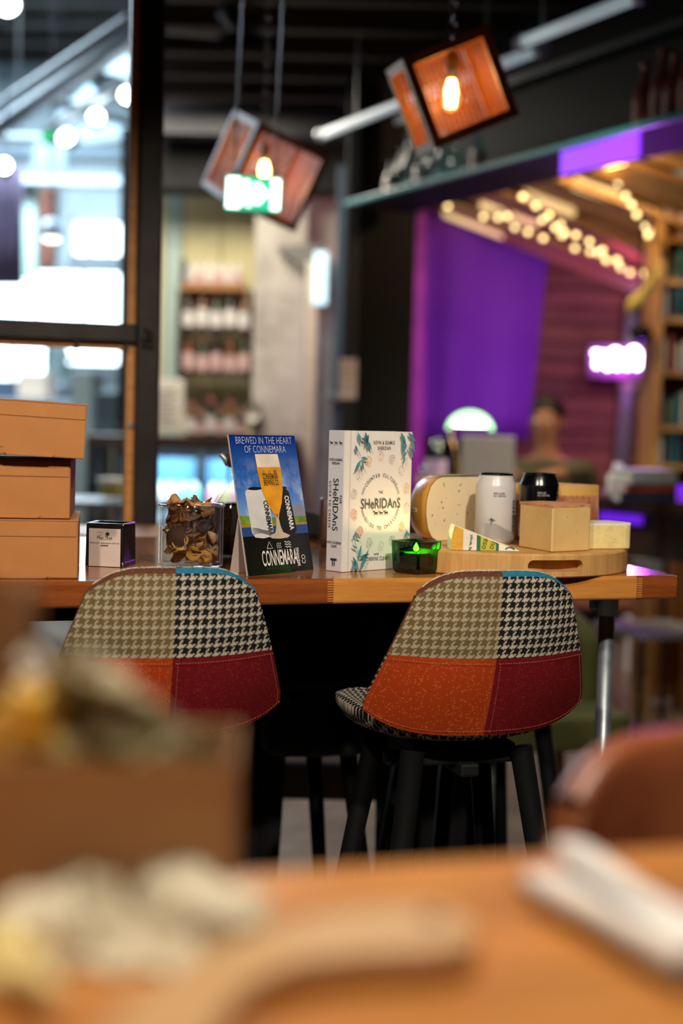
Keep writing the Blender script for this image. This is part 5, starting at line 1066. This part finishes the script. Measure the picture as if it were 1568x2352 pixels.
# cans
def can(name, label, x, y, m, ink, l1, rot):
    o = thing(name, label, 'drinks can', (x, y, ZB + .0006), rot); R_ = .033
    obj('can_body', MB().lathe([(0, .003), (.022, .003), (.0245, 0), (.027, .002), (R_, .010), (R_, .094), (.0325, .097), (.0285, .1085), (.0268, .1125)], 48), m, o, True)
    obj('can_lid', MB().lathe([(.0268, .1122), (.0275, .1138), (.0275, .1152), (.0262, .1158), (.0252, .1148), (.0245, .111), (0, .111)], 40), M_CANLID, o, True)
    obj('pull_tab', MB().prism(rsq(.007, .004), .1115, .1125, Matrix.Translation((0, -.004, 0))), M_CHROME, o)
    pg = Page((0, 0, 0), (1, 0, 0), (0, 0, 1), o); pg.map = lambda u, z, h: Vector(((R_ + h) * math.sin(u / R_), -(R_ + h) * math.cos(u / R_), z))
    pg.put('can_lettering', [T_(l1, .0042, -.009, .0838, .8, .02, 0, 1, 'LEFT'), T_('ALC 4.5% VOL', .0042, -.009, .0797, .8, .02, 0, 1, 'LEFT'), T_('CONNEMARA', .0105, .0305, .047, .78, .05, -PI / 2), T_('BREWING CO', .0028, .0322, .0235, .8, .03, -PI / 2), T_('CO', .0032, .029, .0195, .8, .03, -PI / 2)] + tri(.0305, .0845, .0022) + hop(.0305, .0772, .0022) + wav(.0305, .0715, .0024), ink)
    ln = []
    for j in range(11):
        pts = [(u_, .030 - .0023 * j + .0045 * math.sin(-u_ * 75 + .5 + j * .12) - .006 * max(0, u_ / .03)) for u_ in (-.022 + .055 * t / 22 for t in range(23))]
        ln.append(line(pts, .00035))
    rn = random.Random(4)
    tree = [line([(-.012, .0315), (-.0115, .036), (-.013, .0385)], .0007), line([(-.0115, .036), (-.009, .0385)], .0006)]
    for k_ in range(20):
        a, r_ = rn.random() * 6.3, rn.random(); x_, z_ = -.0115 + .0078 * r_ * math.cos(a), .0405 + .0028 * r_ * math.sin(a)
        tree.append(line([(x_ + .0016 * math.cos(t), z_ + .0011 * math.sin(t)) for t in (rn.random() * 6 + i * .7 for i in range(6))], .0003))
    pg.put('landscape_print', ln + tree, ink)
M_CANW = mat('can_white', 'c6c3c3', .3, var=.02, spec=.5); M_CANK = mat('can_black', '08080a', .2, var=.1, spec=.6); M_CANLID = mat('can_lid_black', '0c1214', .2, .6)
cw = at(1136, 1200, 2.335); can('lager_can', 'white lager can with black lid on the cheese board', cw.x, cw.y, M_CANW, M_INK, 'IRISH LAGER', .06)
ck = at(1237, 1150, 2.392); can('ale_can', 'black ale can behind the yellow cheese block', ck.x, ck.y, M_CANK, mat('can_grey_ink', 'a8a8a8', .4), 'IRISH ALE', .06)

# ------------------------------------------------------------------ far side of the table
def opp(name, label, along, dist, m, group):
    base = Vector((c0_.x, c0_.y, 0)) + ty * (16 * SW + dist); d = ray(along, 1300); t = (base.x * tx.y - base.y * tx.x) / (d.x * tx.y - d.y * tx.x); p = Vector((d.x * t, d.y * t, 0)); return stool(name, label, (p.x, p.y, 0), TYAW + PI + .05, (m,) * 7, group, True)
M_BFAB = weave('black_fabric', '0a0a0b', '101012', '16161a')
s1 = opp('black_stool', 'black stool on the far side of the high table behind the book', 1005, .02, M_BFAB, 'black stools on the far side')
s2 = opp('black_stool', 'black stool on the far side of the high table behind the left boxes', 580, .02, M_BFAB, 'black stools on the far side')
M_COAT = mat('black_coat_cloth', '070708', .95, var=.3, sc=30)
def coat(label, root, w0, zt, zb, flare, loc=None):
    o = thing('black_coat', label, 'coat', root.location, root.rotation_euler.z)
    def f(u, v):
        x = (u - .5) * 2 * (w0 + flare * v) ; fold = .014 * math.sin(u * 26 + 3 * v) * v
        return Vector((x, -.006 - .02 - fold - .05 * v * (1 - (2 * u - 1) ** 2) + 1.9 * min(abs(x), .15) ** 2, zt - (zt - zb) * v - .012 * abs(2 * u - 1) ** 4))
    obj('coat_back', MB().grid(f, 30, 16), M_COAT, o, True, solid=.012)
    def g_(u, v): x = (u - .5) * 2 * w0 * .95; return Vector((x, .05 + 1.9 * x * x + .01 * math.sin(u * 17) * v, zt - .18 * v))
    obj('coat_front', MB().grid(g_, 20, 6), M_COAT, o, True, solid=.012)
    def c_(u, v): x = (u - .5) * 2 * w0; t = v * PI; return Vector((x, .012 - .038 * math.cos(t) + 1.9 * min(abs(x), .15) ** 2, zt - .012 * abs(2 * u - 1) ** 4 + .016 * math.sin(t)))
    obj('collar', MB().grid(c_, 20, 8), M_COAT, o, True, solid=.008); return o
coat('long black coat hung over the far stool behind the book', s1, .125, 1.118, .20, .0)
coat('long black coat hung over the far stool at left', s2, .125, 1.112, .28, -.07)
# bag hung under the table
p = at(748, 1500, 2.62); bg = thing('black_tote', 'black tote bag hanging under the table between the stools', 'bag', (p.x, p.y, .675), TYAW)
bgp = MB()
for j in range(9):
    t = j / 8; z = .03 * 0 + .33 * t; bgp.v += [(x * (1 - .1 * t), y * (1 - .5 * t), z + (.02 * (x / .11) ** 2 * 0)) for x, y in [(a * 4.0, b) for a, b in rsq(.03, .02, 4)]]
bgp.f = [(j * 20 + i, j * 20 + (i + 1) % 20, (j + 1) * 20 + (i + 1) % 20, (j + 1) * 20 + i) for j in range(8) for i in range(20)] + [tuple(range(19, -1, -1)), tuple(range(160, 180))]
obj('bag_body', bgp, M_COAT, bg, True, sub=1); obj('strap', MB().tube([(-.07, 0, .33), (-.03, 0, .352), (.03, 0, .352), (.07, 0, .33)], .006, 8), M_COAT, bg, True)
bkp = at(747, 1165, 2.62); tag(obj('leather_case', MB().prism(rsq(.014, .008), 0, .09), mat('brown_leather_case', '4a2a1c', .5, var=.2), None, True, bevel=.004, loc=(bkp.x + .004, 2.62, ZT + .0004), rz=.2), 'dark brown leather case standing just behind the book spine', 'case')

# ------------------------------------------------------------------ low chairs beyond the table
def tub(label, px, py, Y, rz, fab, w=.56):
    p = at(px, py, Y); o = thing('tub_chair', label, 'armchair', (p.x, Y, 0), rz, 'low tub chairs'); lw = M_LEGW
    obj('seat', MB().prism(rsq(w / 2, .1, 5), .36, .46), fab, o, bevel=.02, seg=3)
    def f(u, v): a = PI * (1.0 - u); r = w / 2; return Vector((r * math.cos(a) * 1.02, .02 + r * math.sin(a) * 1.0, .38 + v * (.42 * (.62 + .38 * math.sin(a)))))
    obj('backrest', MB().grid(f, 24, 8), fab, o, True, solid=.07)
    for sx in (-1, 1):
        for sy in (-1, 1): obj('leg', MB().cyl((sx * w * .44, sy * w * .4, 0), (sx * w * .34, sy * w * .3, .37), .014, .024, 12), lw, o, True)
    return o
M_LEGW = wood('tan_leg_wood', '8a5a30', 'b07c48', .5, axis=2)
tub('grey brown tub chair with wooden legs seen between the stool legs', 745, 1800, 3.75, 0.0, mat('grey_brown_cloth', '4e463f', .9, var=.1))
tub('olive green tub chair behind the right patchwork stool', 1215, 1600, 4.3, .3, mat('olive_cloth', '4d4f22', .9, var=.1), .5)
mc = thing('metal_chair', 'black metal frame chair with a pale seat at the lower right', 'chair', (at(1500, 1480, 6.0).x, 6.0, 0), .4)
obj('seat', MB().prism(rsq(.2, .04), .44, .47), mat('pale_seat', '9ea4aa', .5), mc, bevel=.006); obj('backrest', MB().box((0, .19, .66), (.36, .02, .16)), mat('pale_back', '9ea4aa', .5), mc, bevel=.006)
for sx in (-1, 1):
    for sy in (-1, 1): obj('leg', MB().cyl((sx * .21, sy * .21, 0), (sx * .17, sy * .17, .74 if sy > 0 else .44), .012, .012, 8), M_BLACK, mc)
sbx = thing('white_storage_box', 'white box standing on the floor behind the black metal chair', 'box', (at(1530, 1430, 7.45).x, 7.45, 0), .3); obj('box_body', MB().box((0, 0, .14), (.34, .26, .28)), M_WHITE, sbx, bevel=.008); obj('lid', MB().box((0, 0, .295), (.36, .28, .03)), M_WHITE, sbx, bevel=.006)
rt = thing('round_cafe_table', 'round brown table behind the cardboard boxes and pot', 'table', (at(300, 1230, 3.05).x, 3.05, 0)); zq = at(320, 1222, 3.0).z
obj('top', MB().lathe([(0, zq - .03), (.16, zq - .03), (.165, zq - .015), (.16, zq), (0, zq)], 40), M_MIDWOOD, rt); obj('stem', MB().cyl((0, 0, .02), (0, 0, zq - .03), .025), M_BLACK, rt, True); obj('foot', MB().lathe([(0, 0), (.2, 0), (.2, .012), (.03, .025)], 28), M_BLACK, rt)

# ------------------------------------------------------------------ near table in the foreground
FA, FB = atz(540, 2000, ZT), atz(1568, 1938, ZT); fy = math.atan2(FB.y - FA.y, FB.x - FA.x); fx_ = Vector((math.cos(fy), math.sin(fy), 0)); fn = Vector((-fx_.y, fx_.x, 0))
nt_ = thing('near_table', 'blurred golden wooden table top in the foreground', 'table', (FA.x, FA.y, 0), fy)
M_NEAR = wood('near_table_wood', 'a8682c', 'cc8c4a', .3, rnd=.3)
for i in range(14):
    x0, x1 = -.9, .9; y = -.048 * (i + .5); obj('stave', MB().box(((x0 + x1) / 2, y, ZT - .02), (x1 - x0, .0476, .04)), M_NEAR, nt_, bevel=.0015 if i else .004)
for sx in (-.8, .8):
    for y in (-.08, -.6): obj('leg', MB().cyl((sx, y, 0), (sx, y, ZT - .04), .0135, .0135, 16), M_CHROME, nt_, True)
# brown leather stool on the far side of the near table
M_LEA = mat('brown_leather', '7a4226', .38, var=.2, sc=25, bump=.3, bsc=160)
p = at(1560, 1655, .97); stool('leather_stool', 'brown leather stool back at the lower right, out of focus', (p.x, p.y + .0, 0), fy + PI + .15, (M_LEA,) * 7, None, True)
# open takeaway box with food
bx = atz(535, 2150, ZT); ob2 = thing('open_takeaway_box', 'open brown takeaway box of food in the left foreground', 'takeaway box', (bx.x - .002, .635, ZT + .0004), .04); M_KF = kraft('kraft_fore', 'b48a60')
w2, d2, h2 = .30, .088, .074
obj('base', MB().box((-w2 / 2, d2 / 2, .0012), (w2, d2, .0022)), M_KF, ob2)
for nm, c, s in (('front_wall', (-w2 / 2, .001, h2 / 2), (w2, .002, h2)), ('back_wall', (-w2 / 2, d2 - .001, h2 / 2), (w2, .002, h2)), ('side_wall', (-.001, d2 / 2, h2 / 2), (.002, d2 - .004, h2)), ('side_wall', (-w2 + .001, d2 / 2, h2 / 2), (.002, d2 - .004, h2))): obj(nm, MB().box(c, s), M_KF, ob2, bevel=.0008)
lxp = at(108, 1450, .74); obj('lid_flap', MB().box(((lxp.x - bx.x) - .09, d2 + .012, h2 + .032), (.19, .002, .075), None), M_KF, ob2, bevel=.0008)
obj('lid_end', MB().box(((lxp.x - bx.x) - .0045 + .004, d2 - .006, h2 + .04), (.002, .036, .058)), M_KF, ob2)
# crumpled greaseproof paper standing in the box
gp2 = thing('greaseproof_paper', 'crumpled translucent greaseproof paper rising from the takeaway box', 'paper', (bx.x, .69, ZT + .03))
outl = [(60, 1500), (110, 1475), (170, 1490), (235, 1525), (310, 1580), (400, 1645), (470, 1705), (520, 1770)]
def gpf(u, v):
    i = u * (len(outl) - 1); a = min(int(i), len(outl) - 2); t = i - a; px = outl[a][0] * (1 - t) + outl[a + 1][0] * t; py = outl[a][1] * (1 - t) + outl[a + 1][1] * t
    p = at(px, py, .69) - Vector((bx.x, .69, ZT + .03)); p = p * 1.0; p.z *= v; q = random.Random(int(u * 97) * 31 + int(v * 11)); p.y += .010 * math.sin(u * 19 + v * 7) + .012 * math.sin(u * 7 - v * 13) + q.uniform(-.003, .003); return p
k = NT('greaseproof'); v = k.co(); f = k.noise(v, 26, 4); rp = k.ramp(f, [(.35, H('857650')), (.5, H('a89a78')), (.68, H('d8d2c6'))]); k.set(rp, .35, 0, .5)
tl3 = k.n('ShaderNodeBsdfTranslucent'); k.l(rp, tl3.inputs[0]); mx3 = k.n('ShaderNodeMixShader'); mx3.inputs[0].default_value = .5; k.l(k.b.outputs[0], mx3.inputs[1]); k.l(tl3.outputs[0], mx3.inputs[2]); k.l(mx3.outputs[0], k.t.nodes['Material Output'].inputs[0])
obj('sheet', MB().grid(gpf, 26, 10), k.m, gp2, False, solid=.0008)
nk = thing('white_napkin_scrap', 'crumpled white paper scrap at the left edge of the takeaway box', 'napkin', at(120, 1600, .665)); 
def nkf(u, v): return Vector(((u - .5) * .036 + .006 * math.sin(v * 9), .006 * math.sin(u * 11 + v * 5), (.5 - v) * .034 + .006 * math.sin(u * 8)))
obj('sheet', MB().grid(nkf, 12, 12), M_WHITE, nk, False, solid=.0008)
# chips and salad
M_CHIP = mat('fried_chip', 'eab840', .45, var=.2, sc=60); M_CHIP2 = mat('pale_chip', 'ecd894', .5, var=.15, sc=60)
def chip(p, rot, L_, m, label, group):
    o = obj('chip', MB().tube([(-L_ / 2, 0, 0), (-L_ / 4, 0, .001), (L_ / 4, .0015, .001), (L_ / 2, .001, 0)], [.0045, .0056, .0055, .004], 6), m, None, True, loc=p); o.rotation_euler = rot; tag(o, label, 'chip', group)
rn = random.Random(21)
for i in range(22):
    p = at(rn.uniform(-90, 150), rn.uniform(1640, 1770), rn.uniform(.645, .665)); chip(p, (rn.uniform(-.3, .3), rn.uniform(-.9, .9), rn.uniform(-1, 1)), rn.uniform(.03, .05), M_CHIP if i % 3 else M_CHIP2, 'golden chip in the open takeaway box', 'chips in the takeaway box')
def petal_thing(name, label, cat, p, m, size, grp, seed):
    o = obj(name, petal_mesh(seed), m, None, True, solid=.0008, loc=p); o.scale = (size,) * 3; q = random.Random(seed); o.rotation_euler = (q.uniform(-1, 1), q.uniform(-1, 1), q.uniform(0, 6)); tag(o, label, cat, grp)
M_SAL = [mat('salad_olive', '6f6432', .6, var=.3, sc=60), mat('salad_brown', '6e5a34', .6, var=.3, sc=60), mat('salad_pale', 'a89c78', .6, var=.3, sc=60)]
for i in range(26):
    t = rn.random(); px = 170 + 270 * t; py = 1570 + 190 * t + rn.uniform(-10, 90); py = min(py, 1790)
    petal_thing('salad_leaf', 'wilted %s salad leaf behind the takeaway box front' % ['olive', 'brown', 'pale'][i % 3], 'leaf', at(px, py, rn.uniform(.65, .675)), M_SAL[i % 3], rn.uniform(1.0, 1.6), 'salad in the takeaway box', i)
# crumpled cream paper and crumbs in front of the box
cp_ = thing('cream_napkin', 'crumpled cream paper napkin on the near table before the box', 'napkin', (atz(300, 2180, ZT).x, atz(300, 2180, ZT).y, ZT + .0006))
def cnf(u, v):
    x = (u - .5) * .095; y = (v - .5) * .06; z = .010 + .012 * math.sin(u * 9 + v * 3) * math.cos(v * 7 - u * 4) + .007 * math.sin(u * 21 - v * 17); e = min(u, 1 - u, v, 1 - v)
    return Vector((x + .004 * math.sin(v * 20), y + .004 * math.sin(u * 23), max(.0008, z * min(1, e * 5 + .15))))
M_CRM = mat('cream_paper', 'd2c8ae', .7, var=.12, sc=30); obj('sheet', MB().grid(cnf, 30, 20), M_CRM, cp_, False, solid=.0006)
for i, (x, y, s_) in enumerate(((330, 2020, .018), (420, 2060, .02), (480, 2110, .02), (190, 2060, .016), (90, 2130, .018))):
    p = atz(x, y + 70, ZT); q = random.Random(i + 50); mb = MB().ball((0, 0, s_ * .7), s_, 8, (1.2, .8, .7)); mb.v = [tuple(c * (1 + .22 * q.uniform(-1, 1)) for c in v) for v in mb.v]; mb.v = [(a, b, max(0, c)) for a, b, c in mb.v]
    tag(obj('bread_piece', mb, M_CRM, None, True, loc=(p.x, p.y, ZT + .0006)), 'torn cream bread piece, %s of those before the takeaway box' % ['third from left', 'fourth from left', 'rightmost', 'second from left', 'leftmost'][i], 'bread', 'torn bread on the near table')
for i in range(9):
    p = atz(rn.uniform(-40, 110), rn.uniform(2210, 2340), ZT); chip((p.x, p.y, ZT + .0075 + .006 * (i % 2)), (0, rn.uniform(-.06, .06), rn.uniform(-1, 1)), rn.uniform(.025, .035), M_CHIP2, 'pale chip lying on the near table at the lower left', 'chips on the near table')
# curved wooden paddle
pp = [atz(x, y, ZT + .016) for x, y in ((120, 2460), (260, 2330), (420, 2210), (600, 2130), (780, 2085), (950, 2070), (1050, 2085), (1100, 2125), (1085, 2165), (1000, 2180), (860, 2185), (720, 2200), (610, 2235), (530, 2300), (480, 2400), (450, 2480))]
pc_ = sum(pp, Vector()) / len(pp)
pd = thing('wooden_paddle', 'curved pale wooden paddle handle in the blurred foreground', 'paddle', (pc_.x, pc_.y, ZT + .0006)); pl2 = [(q.x - pc_.x, q.y - pc_.y) for q in pp]
obj('paddle_body', MB().prism(pl2, .0, .016), wood('paddle_wood', 'b98c58', 'd9b282', .5), pd, bevel=.003); obj('handle_hole', MB().lathe([(0, .0163), (.006, .0163)], 16, Matrix.Translation((pl2[6][0] - .012, pl2[6][1] - .014, 0))), M_DARKWOOD, pd)
# folded white napkin with cutlery shape
n0, n1 = atz(1235, 2010, ZT), atz(1640, 2240, ZT); nd = (n1 - n0); na = math.atan2(nd.y, nd.x)
np_ = thing('folded_napkin', 'folded white paper napkin with two ridges at the right foreground', 'napkin', (n0.x, n0.y, ZT + .0006), na)
Rn = Matrix.Rotation(-na, 4, 'Z')
for (xa, ya, xb, yb, hz) in ((1290, 1945, 1660, 2200, .012), (1222, 2018, 1600, 2215, .012)):
    pa, pb_ = atz(xa, ya, ZT + hz), atz(xb, yb, ZT + hz)
    def nf(u, v):
        p = pa.lerp(pb_, u) - Vector((n0.x, n0.y, ZT + .0006)); a = 2 * PI * v; t = (pb_ - pa).normalized(); s_ = Vector((-t.y, t.x, 0)); w_ = .0085 * (1 + .12 * math.sin(u * 9)) * (.6 + .4 * min(1, u * 8))
        return Rn @ (p + s_ * w_ * math.cos(a) + Vector((0, 0, 1)) * w_ * .9 * math.sin(a))
    obj('folded_layer', MB().grid(nf, 18, 16), M_WHITE, np_, True)
dk = thing('dark_underlay', 'dark navy strip lying under the folded white napkin', 'pouch', (n0.x, n0.y, ZT + .0003), na); obj('underlay_body', MB().prism([(.012, -.022), (nd.length, -.026), (nd.length, .0), (.012, .0)], 0, .0025), mat('navy_cloth', '14151f', .7), dk, bevel=.001); obj('zip', MB().box((nd.length / 2, -.021, .003), (nd.length - .03, .002, .001)), M_GREY, dk)  # thin dark navy strip put in beneath the napkin

# ------------------------------------------------------------------ seated person behind the bar counter
hd = at(1268, 960, 6.9)
pe = thing('person', 'person in an olive jacket sitting at the laptop behind the bar counter', 'person', (hd.x, 6.97, 0)); zh = hd.z
M_SKIN = mat('skin', 'b07a5c', .5, var=.05)
def skinbody(name, verts, edges, m, parent, sub=2, root=0):
    me = bpy.data.meshes.new(name); me.from_pydata([v[:3] for v in verts], edges, []); o = bpy.data.objects.new(name, me); COL.objects.link(o); o.parent = parent
    md = o.modifiers.new('skin', 'SKIN'); md.use_smooth_shade = True
    for i, v in enumerate(verts): o.data.skin_vertices[0].data[i].radius = (v[3], v[4] if len(v) > 4 else v[3])
    o.data.skin_vertices[0].data[root].use_root = True
    s = o.modifiers.new('sub', 'SUBSURF'); s.levels = sub; s.render_levels = sub; me.materials.append(m); return o
z0 = zh - .72                                               # seat height of the bar stool
Vb = [(0, 0, z0 + .08, .15, .12), (0, -.01, z0 + .25, .13, .1), (0, -.03, z0 + .42, .15, .1), (0, -.05, z0 + .52, .08, .07), (0, -.06, z0 + .575, .052, .052), (0, -.075, z0 + .63, .058, .065), (0, -.085, z0 + .69, .073, .088), (0, -.08, z0 + .755, .07, .085), (0, -.075, z0 + .80, .045, .055)]
Eb = [(i, i + 1) for i in range(8)]
def limb(chain, start):
    b = len(Vb); Vb.extend(chain); Eb.append((start, b)); Eb.extend((b + i, b + i + 1) for i in range(len(chain) - 1)); return len(Vb) - 1
zc = ZC + .045
for sx in (-1, 1):
    h = limb([(sx * .17, -.03, z0 + .47, .055), (sx * .235, -.06, z0 + .28, .044), (sx * .23, -.2, zc + .02, .036), (sx * .12, -.36, zc, .026), (sx * .10, -.40, zc - .002, .028, .018), (sx * .09, -.435, zc - .004, .03, .014)], 2)
    for k, L_ in enumerate((.055, .065, .062, .048)):
        a = sx * .09 + (k - 1.5) * .017; limb([(a, -.45, zc, .0085), (a, -.45 - L_ * .6, zc + .004, .008), (a, -.45 - L_, zc - .012, .0065)], h)
    limb([(sx * .09 - sx * .035, -.40, zc - .002, .0095), (sx * .09 - sx * .05, -.425, zc - .006, .008)], h - 1)
    limb([(sx * .09, -.03, z0 + .06, .085), (sx * .11, -.36, z0 + .05, .06), (sx * .11, -.33, z0 - .32, .045), (sx * .11, -.30, z0 - .42, .04), (sx * .11, -.4, z0 - .45, .035, .025)], 0)
body = skinbody('body', Vb, Eb, M_SKIN, pe)
pe.rotation_euler.z = -.35                                 # turned towards the laptop
Vj = [(0, 0, z0 + .06, .165, .135), (0, -.01, z0 + .25, .148, .118), (0, -.03, z0 + .42, .168, .118), (0, -.045, z0 + .50, .1, .09), (0, -.055, z0 + .545, .07, .07)]; Ej = [(0, 1), (1, 2), (2, 3), (3, 4)]
for sx in (-1, 1):
    b = len(Vj); Vj += [(sx * .172, -.03, z0 + .47, .072), (sx * .237, -.06, z0 + .28, .06), (sx * .232, -.2, zc + .025, .05), (sx * .13, -.345, zc + .004, .04)]; Ej += [(2, b), (b, b + 1), (b + 1, b + 2), (b + 2, b + 3)]
skinbody('jacket', Vj, Ej, mat('olive_jacket', '55503a', .9, var=.15), pe)
Vt = [(0, .0, z0 + .05, .16, .135)]; Et = []
for sx in (-1, 1):
    b = len(Vt); Vt += [(sx * .09, -.05, z0 + .06, .1), (sx * .11, -.36, z0 + .05, .075), (sx * .11, -.33, z0 - .32, .06), (sx * .11, -.305, z0 - .4, .055)]; Et += [(0, b), (b, b + 1), (b + 1, b + 2), (b + 2, b + 3)]
skinbody('trousers', Vt, Et, M_BLACK, pe)
hr_ = MB().grid(lambda u, v: Vector((.083 * math.sin(u * 2 * PI) * math.sin(v * PI * .62 + .02), -.066 + .1 * math.cos(u * 2 * PI) * math.sin(v * PI * .62 + .02) + .012, z0 + .735 + .098 * math.cos(v * PI * .62) - .03 * v * (1 - math.cos(u * 2 * PI)) * -.6)), 24, 10)
obj('hair', hr_, mat('dark_hair', '1c130e', .6, var=.3, sc=60), pe, True)
for sx in (-1, 1):
    e_ = obj('eye', MB().ball((sx * .03, -.168, z0 + .705), .011, 8), M_WHITE, pe, True); obj('iris', MB().ball((sx * .03, -.1765, z0 + .705), .005, 6, (1, .5, 1)), M_BLACK, e_, True)
    obj('brow', MB().tube([(sx * .015, -.172, z0 + .727), (sx * .03, -.173, z0 + .731), (sx * .046, -.165, z0 + .727)], .004, 6), M_BLACK, pe, True)
    obj('ear', MB().ball((sx * .076, -.075, z0 + .695), .022, 8, (.35, .7, 1.1)), M_SKIN, pe, True)
obj('nose', MB().tube([(0, -.168, z0 + .715), (0, -.182, z0 + .69), (0, -.19, z0 + .672), (0, -.172, z0 + .663)], [.007, .01, .013, .008], 8), M_SKIN, pe, True)
obj('mouth', MB().tube([(-.022, -.153, z0 + .64), (0, -.164, z0 + .638), (.022, -.153, z0 + .64)], [.003, .006, .003], 8), mat('lip', '8a4a40', .5), pe, True)
p = pe.location; sto = thing('counter_stool', 'dark round stool under the person behind the bar counter', 'bar stool', (p.x, p.y + .02, 0))
obj('seat', MB().lathe([(0, z0 - .09), (.17, z0 - .09), (.18, z0 - .06), (.16, z0 - .045), (0, z0 - .042)], 28), M_DARKWOOD, sto, True); obj('stem', MB().cyl((0, 0, .02), (0, 0, z0 - .09), .025), M_BLACK, sto, True); obj('foot', MB().lathe([(0, 0), (.2, 0), (.2, .015), (.03, .03)], 28), M_BLACK, sto)
